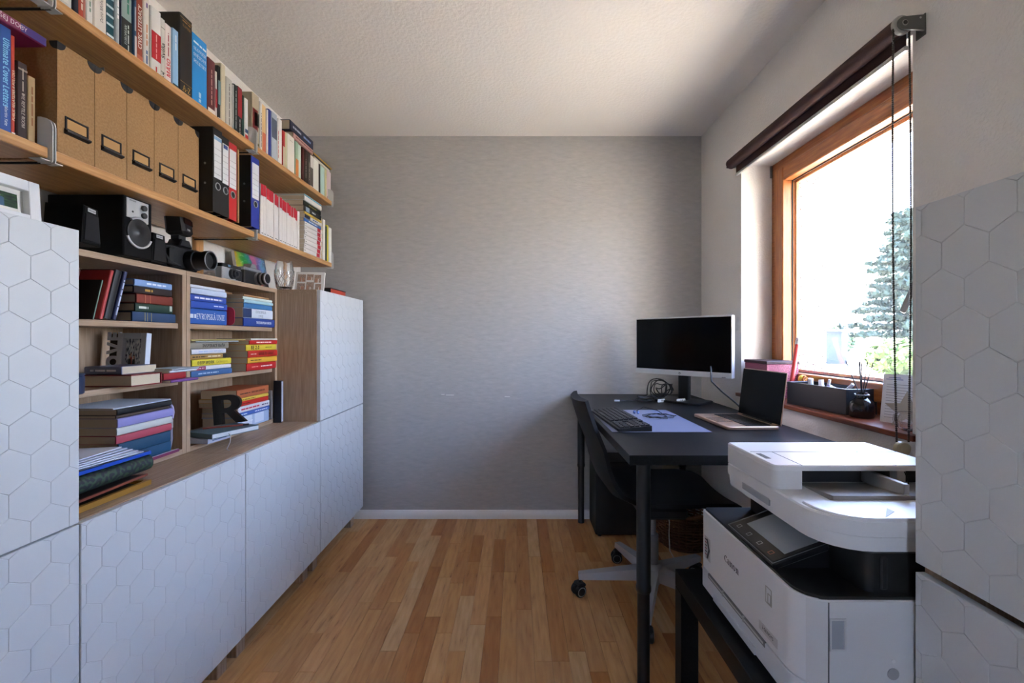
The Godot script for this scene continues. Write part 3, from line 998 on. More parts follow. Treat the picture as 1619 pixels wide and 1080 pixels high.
	# the feeder's tray: a lip along the side, sunken floor, then the feeder itself
	part(o, "tray_lip", MB.new().prism(plan.call(sx + 0.01, dep, -0.115, -0.02, 0.08), at.call(0.3545), 0.004, 0.002).done(), mat("dfe0e2", 0.35))
	for x in [0.2, 0.3]:
		part(o, "tray_notch", MB.new().prism(PackedVector2Array([Vector2(-0.028, 0.045), Vector2(0.012, 0.018), Vector2(0.012, 0.0)]), up.translated(Vector3(x, 0.3586, -0.07)), 0.0006).done(), mat("9b9c9e", 0.5))
	part(o, "tray_floor", MB.new().prism(PackedVector2Array([Vector2(0.0, 0.0), Vector2(0.12, 0.0), Vector2(0.12, 0.012)]), Transform3D(Basis(Vector3(0, 0, 1), Vector3.UP, Vector3(-1, 0, 0)), Vector3(dep, 0.3545, -0.236)), 0.30).done(), mat("8b8a88", 0.5))
	part(o, "tray_rail", MB.new().box(Vector3(0.30, 0.372, -0.19), Vector3(0.012, 0.03, 0.13), 0.001).done(), mat("b2b5b8", 0.45))
	part(o, "feeder_back", MB.new().span(Vector3(sx + 0.06, 0.3545, -0.413), Vector3(dep, 0.396, -0.24), 0.002).done(), mat("26272a", 0.5))
	part(o, "feeder_lid", MB.new().prism(plan.call(sx + 0.0, dep, -0.414, -0.19, 0.012), at.call(0.396), 0.012, 0.003).done(), mat("e3e4e6", 0.33))
	part(o, "feeder_side", MB.new().prism(plan.call(sx, sx + 0.062, -0.414, -0.19, 0.016), at.call(0.355), 0.0405).done(), white)
	part(o, "feeder_seam", MB.new().box(Vector3(0.255, 0.4083, -0.31), Vector3(0.37, 0.0006, 0.0012)).done(), mat("6a6c70", 0.5))
	for x in [sx + 0.063, 0.335]:
		part(o, "feeder_seam", MB.new().box(Vector3(x, 0.4083, -0.25), Vector3(0.0012, 0.0006, 0.118)).done(), mat("6a6c70", 0.5))
	part(o, "feeder_latch", MB.new().box(Vector3(sx + 0.02, 0.4082, -0.27), Vector3(0.012, 0.001, 0.045)).done(), mat("2b2d31", 0.4))
	part(o, "feeder_foot", MB.new().box(Vector3(0.345, 0.376, -0.2), Vector3(0.02, 0.04, 0.02), 0.001).done(), mat("c2c3c4", 0.4))
	part(o, "spring_wire", MB.new().tube([Vector3(0.35, 0.395, -0.188), Vector3(0.353, 0.385, -0.186), Vector3(0.358, 0.37, -0.187), Vector3(0.357, 0.358, -0.188)], 0.0012, 5).done(), mat("222222", 0.5))
	# tilted touch panel
	var pb := Basis(Vector3(0, 0, 1), deg_to_rad(20.0))
	var pan := part(o, "control_panel", MB.new().box(Vector3(0.066, 0.247, -0.196), Vector3(0.122, 0.018, 0.19), 0.005, pb).done(), mat("141416", 0.35))
	part(o, "panel_foot", MB.new().prism(PackedVector2Array([Vector2(0.012, 0.0), Vector2(0.12, 0.0), Vector2(0.12, 0.036), Vector2(0.012, 0.006)]), Transform3D(Basis(), Vector3(0.004, 0.224, -0.285)), 0.18).done(), black)
	part(pan, "rim", MB.new().ring(0.122, 0.19, 0.0012, 0.001, Transform3D(Basis(pb.x, pb * Vector3(0, 0, -1), pb.y), Vector3(0.066, 0.247, -0.196) + pb.y * 0.0082)).done(), mat("7d8084", 0.3, 0.4))
	part(pan, "touch_screen", MB.new().box(Vector3(0.066, 0.247, -0.196) + pb * Vector3(0.013, 0.0092, 0.006), Vector3(0.078, 0.0006, 0.15), 0.0, pb).done(), mat("8f969c", 0.3))
	for k in 4:
		var c := Vector3(0.066, 0.247, -0.196) + pb * Vector3(-0.044, 0.0094, -0.07 + 0.044 * k)
		part(pan, "button_mark", MB.new().ring(0.011, 0.011, 0.0012, 0.0004, Transform3D(Basis(pb.x, pb * Vector3(0, 0, -1), pb.y), c)).done(), mat(["9a9da0", "9a9da0", "b0b3b6", "b0705a"][k], 0.5))


# ---------------------------------------------------------------- office chair

func chair() -> void:
	var hub := Vector3(0.60, 0, -1.955)
	var o := thing("office_chair", "dark office chair with a grey five star base, pushed under the desk", "chair", hub)
	var alu := mat("b4b6b9", 0.42, 0.3)
	var base := part(o, "star_base", MB.new().lathe([Vector2(0, 0.07), Vector2(0.035, 0.07), Vector2(0.045, 0.085), Vector2(0.04, 0.14), Vector2(0.03, 0.155), Vector2(0, 0.155)], Transform3D(), 18).done(), alu)
	for k in 5:
		var a := deg_to_rad(177.0 - 72.0 * k)
		var dv := Vector3(cos(a), 0, -sin(a))
		var sv := dv.cross(Vector3.UP)
		var arm := MB.new()
		var p0 := dv * 0.03 + Vector3(0, 0.118, 0)
		var p1 := dv * 0.325 + Vector3(0, 0.088, 0)
		for s in [-1.0, 1.0]:
			arm.quad(p0 + sv * 0.026 * s + Vector3(0, 0.02, 0), p1 + sv * 0.015 * s + Vector3(0, 0.012, 0), p1 + sv * 0.017 * s - Vector3(0, 0.012, 0), p0 + sv * 0.03 * s - Vector3(0, 0.03, 0), sv * s)
			arm.quad(p0 + sv * 0.026 + Vector3(0, 0.02 if s > 0 else -0.05 + 0.02, 0), p0 - sv * 0.026 + Vector3(0, 0.02 if s > 0 else -0.05 + 0.02, 0), p1 - sv * 0.015 + Vector3(0, 0.012 * s, 0), p1 + sv * 0.015 + Vector3(0, 0.012 * s, 0), Vector3(0, s, 0))
		arm.quad(p1 + sv * 0.015 + Vector3(0, 0.012, 0), p1 - sv * 0.015 + Vector3(0, 0.012, 0), p1 - sv * 0.017 - Vector3(0, 0.012, 0), p1 + sv * 0.017 - Vector3(0, 0.012, 0), dv)
		part(base, "arm", arm.done(), alu)
		var sw := Basis(Vector3.UP, a + 0.5 + 0.7 * k)
		var c := dv * 0.318
		var cm := MB.new()
		for s in [-1.0, 1.0]:
			cm.cyl(c + sw * Vector3(0.008, 0.027, 0.006 * s), c + sw * Vector3(0.008, 0.027, 0.026 * s), 0.027, 16, 0.005)
		cm.cyl(c + Vector3(0, 0.03, 0), c + Vector3(0, 0.082, 0), 0.007, 8)
		cm.box(c + sw * Vector3(0.002, 0.052, 0), Vector3(0.04, 0.016, 0.05), 0.006, sw)
		var wheel := part(o, "caster", cm.done(), mat("131315", 0.5))
		for s in [-1.0, 1.0]:
			var ringp := []
			for i in 18:
				var b := TAU * i / 18.0
				ringp.append(c + sw * Vector3(0.008 + cos(b) * 0.0185, 0.027 + sin(b) * 0.0185, 0.0255 * s))
			part(wheel, "wheel_ring", MB.new().tube(ringp, 0.002, 6, true).done(), mat("9d9fa2", 0.4, 0.3))
	part(o, "gas_column", MB.new().lathe([Vector2(0, 0.06), Vector2(0.014, 0.06), Vector2(0.014, 0.15), Vector2(0.025, 0.15), Vector2(0.025, 0.28), Vector2(0.014, 0.28), Vector2(0.014, 0.4), Vector2(0, 0.4)], Transform3D(), 16).done(), mat("8b8d90", 0.35, 0.5))
	part(o, "seat_mount", MB.new().box(Vector3(0.03, 0.395, 0), Vector3(0.2, 0.05, 0.16), 0.012).done(), mat("121214", 0.5))
	# one bent shell for back and seat: a profile swept across, the rims curling towards the sitter
	var prof := [Vector2(-0.355, 0.882), Vector2(-0.345, 0.84), Vector2(-0.322, 0.77), Vector2(-0.29, 0.69), Vector2(-0.27, 0.61), Vector2(-0.245, 0.545), Vector2(-0.205, 0.49), Vector2(-0.14, 0.462), Vector2(-0.04, 0.452), Vector2(0.08, 0.452), Vector2(0.18, 0.455), Vector2(0.245, 0.45), Vector2(0.275, 0.435)]
	var half := [0.175, 0.2, 0.215, 0.225, 0.225, 0.22, 0.225, 0.235, 0.24, 0.24, 0.235, 0.225, 0.2]
	var nu := prof.size()
	var nv := 13
	var outer := []
	var inner := []
	for i in nu:
		var tg: Vector2 = (prof[mini(i + 1, nu - 1)] - prof[maxi(i - 1, 0)]).normalized()
		var nn := Vector2(-tg.y, tg.x)      # towards the sitter
		if nn.y < 0.0 and i > 5:
			nn = -nn
		if nn.x < 0.0 and i <= 5:
			nn = -nn
		var ro := []
		var ri := []
		for j in nv:
			var f := 2.0 * j / (nv - 1) - 1.0
			var curl: float = 0.03 * pow(absf(f), 2.6)
			var p: Vector2 = prof[i] + nn * curl
			var th := 0.016 * (1.0 - 0.55 * pow(absf(f), 4.0))
			ro.append(Vector3(p.x, p.y, f * half[i]))
			var q: Vector2 = p + nn * th * 2.0
			ri.append(Vector3(q.x, q.y, f * half[i] * 0.985))
		outer.append(ro)
		inner.append(ri)
	var grid_mesh := func(g: Array, side: float) -> MB:
		var mb := MB.new()
		var nrm := []
		for i in nu:
			var row := []
			for j in nv:
				var du: Vector3 = g[mini(i + 1, nu - 1)][j] - g[maxi(i - 1, 0)][j]
				var dvv: Vector3 = g[i][mini(j + 1, nv - 1)] - g[i][maxi(j - 1, 0)]
				row.append(du.cross(dvv).normalized() * side)
			nrm.append(row)
		for i in nu - 1:
			for j in nv - 1:
				mb.tri(g[i][j], g[i + 1][j], g[i + 1][j + 1], nrm[i][j], nrm[i + 1][j], nrm[i + 1][j + 1])
				mb.tri(g[i][j], g[i + 1][j + 1], g[i][j + 1], nrm[i][j], nrm[i + 1][j + 1], nrm[i][j + 1])
		return mb
	var test: Vector3 = (outer[1][6] - outer[0][6]).cross(outer[0][7] - outer[0][6])
	var sgn := 1.0 if test.x < 0.0 else -1.0
	var sh: MB = grid_mesh.call(outer, sgn)
	for i in nu - 1:
		for j in [0, nv - 1]:
			sh.quad(outer[i][j], outer[i + 1][j], inner[i + 1][j], inner[i][j], Vector3(0, 0, -1.0 if j == 0 else 1.0))
	for j in nv - 1:
		sh.quad(outer[0][j], outer[0][j + 1], inner[0][j + 1], inner[0][j], Vector3.UP)
		sh.quad(outer[nu - 1][j], outer[nu - 1][j + 1], inner[nu - 1][j + 1], inner[nu - 1][j], Vector3(1, -0.5, 0))
	part(o, "shell", sh.done(), mat("0e0e10", 0.75))
	part(o, "upholstery", grid_mesh.call(inner, -sgn).done(), M.fabric)


# ---------------------------------------------------------------- things on the window sill

func sill_things() -> void:
	var y := 0.861
	# patterned box at the end of the sill
	var o := thing("patterned_box", "red and pink patterned box on the sill behind the laptop", "box", Vector3(1.25, y, -2.18))
	part(o, "body", MB.new().box(Vector3(0, 0.08, 0), Vector3(0.15, 0.16, 0.2), 0.002).done(), dotted("patterned", "4f1020", "b8607a", 60))
	part(o, "lid", MB.new().box(Vector3(0, 0.1675, 0), Vector3(0.156, 0.014, 0.206), 0.002).done(), mat("2d0b13", 0.6))
	# big red souvenir pencil
	var dirp := Vector3(0.055, 0.24, -0.03).normalized()
	var pb := Basis(dirp.cross(Vector3(0, 0, 1)).normalized(), dirp, Vector3.ZERO)
	pb.z = pb.x.cross(pb.y)
	var pc := thing("giant_pencil", "giant red souvenir pencil leaning against the window", "pencil", Vector3(1.238, y + 0.055, -2.0), pb)
	part(pc, "shaft", MB.new().cyl(Vector3(0, 0.0, 0), Vector3(0, 0.205, 0), 0.009, 6).done(), mat("c23a35", 0.4))
	part(pc, "ferrule", MB.new().cyl(Vector3(0, 0.205, 0), Vector3(0, 0.225, 0), 0.0092, 14).done(), mat("b9b9b4", 0.3, 0.8))
	part(pc, "eraser", MB.new().cyl(Vector3(0, 0.225, 0), Vector3(0, 0.238, 0), 0.0088, 14, 0.003).done(), mat("d8cfc8", 0.7))
	var fo := thing("fan", "folded dark red patterned fan leaning beside the pencil", "fan", Vector3(1.235, y + 0.002, -1.965), Basis(Vector3(0, 0, 1), -0.5))
	part(fo, "slats", MB.new().prism(PackedVector2Array([Vector2(-0.008, 0), Vector2(0.008, 0), Vector2(0.02, 0.12), Vector2(-0.02, 0.12)]), Transform3D(Basis(), Vector3(0, 0, -0.006)), 0.012).done(), dotted("fan_print", "7a1a1e", "d8a030", 44))
	var yt := thing("yellow_toy", "small yellow toy standing on the sill by the pencil", "toy", Vector3(1.285, y, -1.99))
	part(yt, "body", MB.new().lathe([Vector2(0, 0), Vector2(0.018, 0), Vector2(0.02, 0.05), Vector2(0.014, 0.08), Vector2(0, 0.085)], Transform3D(), 12).done(), mat("c9bf4a", 0.5))
	part(yt, "head", MB.new().ball(Vector3(0, 0.1, 0), Vector3(0.018, 0.018, 0.018), 12, 8).done(), mat("d8cc52", 0.5))
	# black open box with odds and ends
	var bx := thing("desk_tray", "black open box full of small office things on the sill", "box", Vector3(1.255, y, -1.78), Basis(Vector3.UP, 0.12))
	var k := mat("16181c", 0.35)
	part(bx, "bottom", MB.new().box(Vector3(0, 0.003, 0), Vector3(0.13, 0.006, 0.30)).done(), k)
	for s in [-1.0, 1.0]:
		part(bx, "wall", MB.new().box(Vector3(s * 0.062, 0.048, 0), Vector3(0.006, 0.094, 0.30), 0.001).done(), k)
		part(bx, "wall", MB.new().box(Vector3(0, 0.048, s * 0.147), Vector3(0.118, 0.094, 0.006), 0.001).done(), k)
	var odd := [["marker_pen", "white marker pen sticking out of the black sill box", "pen", Vector3(0.0, 0.07, 0.07), Vector3(0.25, 1.0, 0.9), 0.0065, 0.085, "cfd2d6"], ["marker_pen", "lilac marker pen sticking out of the black sill box", "pen", Vector3(0.01, 0.07, -0.02), Vector3(0.1, 1.0, 0.2), 0.006, 0.075, "a9a4cf"], ["glue_stick", "white glue stick upright in the black sill box", "glue stick", Vector3(0.02, 0.06, -0.06), Vector3(0.05, 1.0, -0.1), 0.011, 0.08, "dddeda"], ["glue_stick", "pale green glue stick upright in the black sill box", "glue stick", Vector3(0.0, 0.06, -0.095), Vector3(-0.05, 1.0, 0.1), 0.011, 0.085, "b9c9bb"], ["highlighter", "pale violet highlighter lying across the black sill box", "pen", Vector3(0.01, 0.075, 0.03), Vector3(0.1, 0.25, -1.0), 0.007, 0.09, "b7b3d2"]]
	for q in odd:
		var p: Vector3 = bx.transform * q[3]
		var d: Vector3 = q[4].normalized()
		var t := thing(q[0], q[1], q[2], p)
		part(t, "barrel", MB.new().cyl(-d * q[6] * 0.5, d * q[6] * 0.35, q[5], 10, 0.001).done(), mat(q[7], 0.4))
		part(t, "cap", MB.new().cyl(d * q[6] * 0.352, d * q[6] * 0.62, q[5] * 0.9, 10, 0.001).done(), mat("e6e6e6", 0.4))
	# black reed diffuser
	var df := thing("reed_diffuser", "black glass reed diffuser bottle with dark sticks on the sill", "diffuser", Vector3(1.235, y, -1.585))
	part(df, "bottle", MB.new().lathe([Vector2(0, 0), Vector2(0.034, 0), Vector2(0.038, 0.005), Vector2(0.038, 0.04), Vector2(0.034, 0.056), Vector2(0.022, 0.066), Vector2(0.0165, 0.071), Vector2(0.0165, 0.088), Vector2(0.012, 0.088), Vector2(0.012, 0.07), Vector2(0, 0.07)], Transform3D(), 28).done(), mat("0c0d10", 0.08))
	part(df, "collar", MB.new().lathe([Vector2(0.0168, 0.0785), Vector2(0.0225, 0.0785), Vector2(0.0225, 0.083), Vector2(0.0168, 0.083)], Transform3D(), 24).done(), mat("b9bcc0", 0.25, 0.7))
	for s in [[-0.032, 0.0], [-0.007, 0.01], [0.0, -0.008], [0.022, 0.018], [0.04, -0.008], [-0.004, -0.004]]:
		var tip := Vector3(s[1] * 1.2, 0.198, -s[0] * 1.6)
		part(df, "reed", MB.new().cyl(Vector3(-s[1] * 0.2, 0.045, s[0] * 0.2), tip, 0.0016, 6).done(), mat("2b2320", 0.8))
	# a letter standing against the window, a cardboard star before it
	var lt := Basis(Vector3.UP, deg_to_rad(-66.0)) * Basis(Vector3(1, 0, 0), deg_to_rad(-9.0))
	var le := thing("letter", "white printed letter propped against the window", "letter", Vector3(1.262, y + 0.001, -1.43), lt)
	part(le, "sheet", MB.new().box(Vector3(0, 0.081, 0), Vector3(0.155, 0.162, 0.0012)).done(), mat("d9dce3", 0.8))
	for i in 2:
		part(le, "heading_line", MB.new().box(Vector3(-0.045, 0.151 - 0.006 * i, 0.0008), Vector3(0.034 + 0.014 * i, 0.003, 0.0003)).done(), mat("8d99bd", 0.8))
	var emblem := part(le, "emblem", MB.new().ring(0.014, 0.008, 0.0025, 0.0004, Transform3D(Basis(), Vector3(0.022, 0.147, 0.0006))).done(), mat("6e7585", 0.7))
	part(emblem, "dot", MB.new().box(Vector3(0.022, 0.147, 0.0008), Vector3(0.004, 0.011, 0.0004)).done(), mat("555c70", 0.7))
	for i in 13:
		var ln: float = [0.06, 0.115, 0.12, 0.11, 0.118, 0.05, 0.1, 0.02, 0.09, 0.04, 0.045, 0.05, 0.035][i]
		part(le, "print_line", MB.new().box(Vector3(-0.066 + ln / 2, 0.128 - 0.0092 * i, 0.0008), Vector3(ln, 0.0016, 0.0003)).done(), mat("8e939f", 0.8))
	var star := PackedVector2Array()
	for i in 10:
		var a := PI / 2 + TAU * i / 10.0
		star.append(Vector2(cos(a), sin(a)) * (0.062 if i % 2 == 0 else 0.028))
	var so := thing("cardboard_star", "grey beige cardboard star standing before the letter", "star", Vector3(1.237, y + 0.052, -1.405), Basis(Vector3.UP, deg_to_rad(-66.0)) * Basis(Vector3(1, 0, 0), deg_to_rad(-12.0)) * Basis(Vector3(0, 0, 1), 0.05))
	part(so, "cutout", MB.new().prism(star, Transform3D(), 0.003).done(), mat("a29a8e", 0.9))
	# clear glass bowl
	var gl := StandardMaterial3D.new()
	gl.refraction_enabled = true
	gl.refraction_scale = 0.05
	gl.transparency = BaseMaterial3D.TRANSPARENCY_ALPHA
	gl.albedo_color = Color(1, 1, 1, 0.02)
	gl.roughness = 0.03
	M.glass_solid = gl
	var bo := thing("glass_bowl", "small clear glass bowl on the sill by the blind chain", "bowl", Vector3(1.195, y, -1.345))
	part(bo, "bowl", MB.new().lathe([Vector2(0, 0.001), Vector2(0.02, 0.001), Vector2(0.032, 0.012), Vector2(0.038, 0.03), Vector2(0.036, 0.048), Vector2(0.03, 0.056), Vector2(0.027, 0.055), Vector2(0.033, 0.046), Vector2(0.034, 0.03), Vector2(0.028, 0.015), Vector2(0.018, 0.007), Vector2(0, 0.006)], Transform3D(), 16).done(), gl)
	for i in 8:
		var a := TAU * i / 8.0
		var d := Vector3(cos(a), 0, sin(a))
		part(bo, "facet_rib", MB.new().tube([d * 0.0325 + Vector3(0, 0.012, 0), d * 0.0395 + Vector3(0, 0.03, 0), d * 0.037 + Vector3(0, 0.048, 0)], 0.0022, 5).done(), gl)


func dotted(key: String, ground: String, dots: String, scale: int) -> StandardMaterial3D:
	if not M.has(key):
		var m := grained(key, noise_tex(0.12, [[0.0, ground], [0.5, ground], [0.56, dots], [1.0, dots]], 1, scale, 256), Vector3(scale, scale, scale) * 0.12, 0.55)
		m.uv1_world_triplanar = false
	return M[key]


# ---------------------------------------------------------------- roller blind

func blind() -> void:
	var o := thing("roller_blind", "dark brown roller blind rolled up above the window", "blind", Vector3(1.115, 2.05, -1.7975))
	var cloth := grained("blind_cloth", noise_tex(0.12, [[0.0, "33221f"], [0.5, "4a3531"], [1.0, "604a43"]], 3, 95), Vector3(6, 6, 6), 0.9)
	var z0 := 0.508
	var z1 := -0.508
	part(o, "roll", MB.new().cyl(Vector3(0, 0, z0), Vector3(0, 0, z1), 0.026, 28).done(), cloth)
	var thin: StandardMaterial3D = cloth.duplicate()
	thin.backlight_enabled = true
	thin.backlight = Color(0.55, 0.42, 0.36)
	part(o, "curtain", MB.new().box(Vector3(0.0245, -0.028, 0), Vector3(0.0012, 0.058, z0 - z1 - 0.012)).done(), thin)
	part(o, "bottom_bar", MB.new().box(Vector3(0.0245, -0.058, 0), Vector3(0.013, 0.014, z0 - z1 - 0.006), 0.003).done(), mat("b9b8b5", 0.35, 0.5))
	part(o, "end_cap", MB.new().cyl(Vector3(0, 0, z1), Vector3(0, 0, z1 - 0.012), 0.015, 16).done(), mat("2f2a29", 0.5))
	part(o, "chain_wheel", MB.new().cyl(Vector3(0, 0, z0), Vector3(0, 0, z0 + 0.012), 0.0275, 24, 0.002).done(), mat("a9a9a6", 0.4))
	var br := MB.new()
	var pl := PackedVector2Array()
	for i in 13:
		var a := PI / 2 + PI * i / 12.0
		pl.append(Vector2(cos(a), sin(a)) * 0.019)
	pl.append_array([Vector2(0.03, -0.019), Vector2(0.056, -0.022), Vector2(0.056, 0.024), Vector2(0.03, 0.022)])
	br.prism(pl, Transform3D(Basis(), Vector3(0, 0, z0 + 0.0125)), 0.006, 0.001)
	br.box(Vector3(0.0575, -0.004, z0 + 0.005), Vector3(0.003, 0.062, 0.03), 0.0005)
	var bp := part(o, "bracket", br.done(), mat("5d605e", 0.45, 0.3))
	part(bp, "screw", MB.new().cyl(Vector3(0, 0, z0 + 0.018), Vector3(0, 0, z0 + 0.0205), 0.006, 12).done(), mat("1d1d1d", 0.5))
	part(bp, "screw_ring", MB.new().cyl(Vector3(0, 0, z0 + 0.018), Vector3(0, 0, z0 + 0.0195), 0.0085, 12).done(), mat("9a9a98", 0.4, 0.5))
	part(bp, "rivet", MB.new().cyl(Vector3(0.044, 0.014, z0 + 0.018), Vector3(0.044, 0.014, z0 + 0.0195), 0.003, 8).done(), mat("c8c8c6", 0.4))
	part(o, "end_bracket", MB.new().span(Vector3(-0.016, -0.016, z1 - 0.018), Vector3(0.059, 0.016, z1 - 0.0125), 0.002).done(), mat("5d605e", 0.45, 0.3))
	# ball chain loop
	var ch := thing("ball_chain", "long looped ball chain hanging from the roller blind", "chain", Vector3(1.115, 2.05, -1.2835))
	var bead := MB.new()
	var low := -1.205
	for side in 2:
		var xs := -0.0235 if side == 0 else 0.0225
		var count := 196
		for i in count:
			var f := float(i) / (count - 1)
			var sway := 0.006 * sin(f * PI) * (1.0 if side else -1.0)
			var p := Vector3(lerpf(xs, xs * 0.75 + 0.004, f) + sway, low * f, 0.0)
			bead.ball(p, Vector3.ONE * 0.0034, 6, 4)
		var pts := []
		for i in 12:
			var f := float(i) / 11
			pts.append(Vector3(lerpf(xs, xs * 0.75 + 0.004, f) + 0.006 * sin(f * PI) * (1.0 if side else -1.0), low * f, 0.0))
		part(ch, "cord", MB.new().tube(pts, 0.0014, 4).done(), mat("3a3028", 0.5))
	tag(part(ch, "beads", bead.done(), mat("3a3028", 0.5)), "", "", "", "stuff")
	# clear plastic hook that holds the chain
	var hk := thing("chain_holder", "yellowed clear plastic chain holder below the sill edge", "holder", Vector3(1.117, 0.845, -1.2835))
	var pm := mat("c9bd9c", 0.3)
	part(hk, "wheel", MB.new().cyl(Vector3(0, -0.022, -0.009), Vector3(0, -0.022, 0.009), 0.021, 18, 0.003).done(), pm)
	part(hk, "clip", MB.new().prism(PackedVector2Array([Vector2(-0.006, -0.03), Vector2(0.016, -0.022), Vector2(0.004, -0.05), Vector2(-0.018, -0.07), Vector2(-0.026, -0.066)]), Transform3D(Basis(), Vector3(0, 0, -0.005)), 0.01, 0.0).done(), pm)


func dark_glass() -> StandardMaterial3D:
	var m := mat("030304", 0.12)
	m.metallic_specular = 0.22
	return m


func shelf_books() -> void:
	standing("white paperback beside the steel bracket on the top shelf", -1.125, 1.9580, 1.0729, 1.0892, 0.215, 0.160, "b9b5ae", {})
	standing("white paperback with a dark stripe, top shelf, beside the navy book", -1.125, 1.9580, 1.0907, 1.1186, 0.210, 0.160, "c9c8c4", {"bands": [[0.02, 0.19, 0.0042, "d6d4cf"]]})
	standing("slim navy paperback on the top shelf with white lettering", -1.125, 1.9580, 1.1218, 1.1356, 0.205, 0.160, "16182b", {"text": [["~", 0.10, 0.011, 0.06, "d8d8dd", 1]]})
	standing("orange red paperback between navy and white books on the top shelf", -1.125, 1.9580, 1.1369, 1.1561, 0.215, 0.160, "b4472f", {"bands": [[0.0, 0.213, -0.006, "b06a5c"]], "text": [["~", 0.06, 0.008, 0.05, "e0c8b8", 1]]})
	standing("white paperback with thin green lettering on the top shelf", -1.125, 1.9580, 1.1574, 1.1763, 0.220, 0.160, "d5d3cc", {"text": [["~", 0.09, 0.006, 0.09, "6f8d78", 1], ["~", 0.18, 0.01, 0.06, "b98a4a", 1]]})
	standing("thick off white paperback with orange title on the top shelf", -1.125, 1.9580, 1.1775, 1.2132, 0.225, 0.160, "d8d2ca", {"text": [["~", 0.18, 0.013, 0.09, "c0502c", 1, 0.006], ["Duro Mohou", 0.075, 0.009, 0.075, "2d2b2a", 1, -0.002]]})
	standing("teal paperback with white dashes across its spine", -1.125, 1.9580, 1.2149, 1.2394, 0.220, 0.160, "134a57", {"bands": [[0.02, 0.026, 0.0, "c9d6da"], [0.05, 0.056, 0.0, "c9d6da"], [0.075, 0.081, 0.0, "c9d6da"], [0.1, 0.106, 0.0, "c9d6da"], [0.125, 0.131, 0.0, "c9d6da"], [0.15, 0.156, 0.0, "c9d6da"]]})
	standing("slim grey paperback with white title beside the teal book", -1.125, 1.9580, 1.2407, 1.2538, 0.215, 0.160, "9aa0a4", {"text": [["~", 0.14, 0.008, 0.11, "e2e2e4", 1]]})
	standing("very thin dark blue booklet on the top shelf", -1.125, 1.9580, 1.2550, 1.2608, 0.205, 0.160, "1c2440", {})
	standing("grey green paperback with a black lower block on its spine", -1.125, 1.9580, 1.2624, 1.2983, 0.222, 0.160, "8ea39f", {"bands": [[0.0, 0.105, 0.0, "0e1512"]], "text": [["EUROPEAN", 0.06, 0.008, 0.075, "c9d2cc", 1, 0.004], ["~", 0.055, 0.006, 0.075, "c9d2cc", 1, -0.005], ["~", 0.165, 0.009, 0.08, "2f7f68", 1, -0.004]]})
	standing("narrow blue and white paperback beside the rust coloured book", -1.125, 1.9580, 1.2999, 1.3095, 0.210, 0.160, "2c4f73", {"bands": [[0.0, 0.075, 0.0, "c4c2bf"], [0.09, 0.16, 0.0015, "a9b4bd"]]})
	standing("rust coloured hardback with large white capitals on the top shelf", -1.125, 1.9580, 1.3112, 1.3349, 0.222, 0.160, "8c3420", {"text": [["CIVIC LITERACY", 0.115, 0.0125, 0.155, "e6dcd4", 1]], "bands": [[0.012, 0.03, 0.0, "a85a44"]]})
	standing("cream paperback with small orange and blue lettering on the top shelf", -1.125, 1.9580, 1.3366, 1.3577, 0.232, 0.160, "cfc9c0", {"text": [["~", 0.11, 0.006, 0.07, "c07a4a", 1], ["~", 0.04, 0.009, 0.04, "4a628f", 1], ["~", 0.2, 0.008, 0.02, "5a3d78", 1]], "bands": [[0.0, 0.006, 0.0, "c04a30"]]})
	standing("white paperback with a red rectangle on its spine", -1.125, 1.9580, 1.3596, 1.3980, 0.208, 0.160, "d6d3ce", {"bands": [[0.05, 0.135, 0.0, "b3141f"]], "text": [["~", 0.092, 0.005, 0.075, "e8b9b4", 1], ["~", 0.02, 0.008, 0.02, "b3141f", 1]]})
	standing("pale framed paperback with a bold black italic title", -1.125, 1.9580, 1.3995, 1.4181, 0.200, 0.160, "c9c5bd", {"text": [["Sviňa", 0.1, 0.014, 0.065, "161414", 1, 0.0, true], ["~", 0.02, 0.008, 0.02, "333333", 1]], "bands": [[0.17, 0.172, 0.0, "6d6b68"], [0.03, 0.032, 0.0, "6d6b68"]]})
	standing("pinkish white paperback with bold red capitals on its spine", -1.125, 1.9580, 1.4197, 1.4468, 0.198, 0.160, "dccfca", {"text": [["MÄSO", 0.06, 0.0155, 0.06, "c0182c", 1], ["~", 0.135, 0.006, 0.075, "8f2a38", 1]]})
	standing("light blue glossy paperback beside the dark dictionary", -1.125, 1.9580, 1.4484, 1.4747, 0.202, 0.160, "8fb6d8", {"bands": [[0.0, 0.022, 0.0, "1d3a44"]], "text": [["~", 0.16, 0.008, 0.05, "dfe8f0", 1]]})
	standing("tall dark brown dictionary with gold lettering on the top shelf", -1.125, 1.9580, 1.4775, 1.5343, 0.275, 0.200, "1d1714", {"text": [["A-Z", 0.03, 0.02, 0.035, "c9a050", 0], ["~", 0.255, 0.006, 0.036, "a87a3c", 0], ["SLOVNÍK", 0.24, 0.008, 0.036, "b98d48", 0]], "hard": true, "bands": [[0.047, 0.049, 0.0, "8a6a3a"], [0.262, 0.264, 0.0, "8a6a3a"]]})
	standing("very thick bright blue dictionary on the top shelf", -1.125, 1.9580, 1.5360, 1.6106, 0.250, 0.190, "1f86cc", {"text": [["~", 0.222, 0.011, 0.062, "dfeaf2", 0], ["SLOVNÍK", 0.2, 0.011, 0.062, "dfeaf2", 0], ["SVĚTOVÉ", 0.178, 0.011, 0.062, "dfeaf2", 0], ["POLITIKY", 0.156, 0.011, 0.062, "dfeaf2", 0], ["~", 0.04, 0.018, 0.034, "a9cbe4", 1]], "hard": true})
	standing("dark maroon book next to the bright blue dictionary", -1.125, 1.9580, 1.6131, 1.6536, 0.212, 0.170, "5a1c22", {"text": [["~", 0.11, 0.007, 0.13, "c99a90", 1]], "bands": [[0.012, 0.03, 0.0, "d8cfc4"]]})
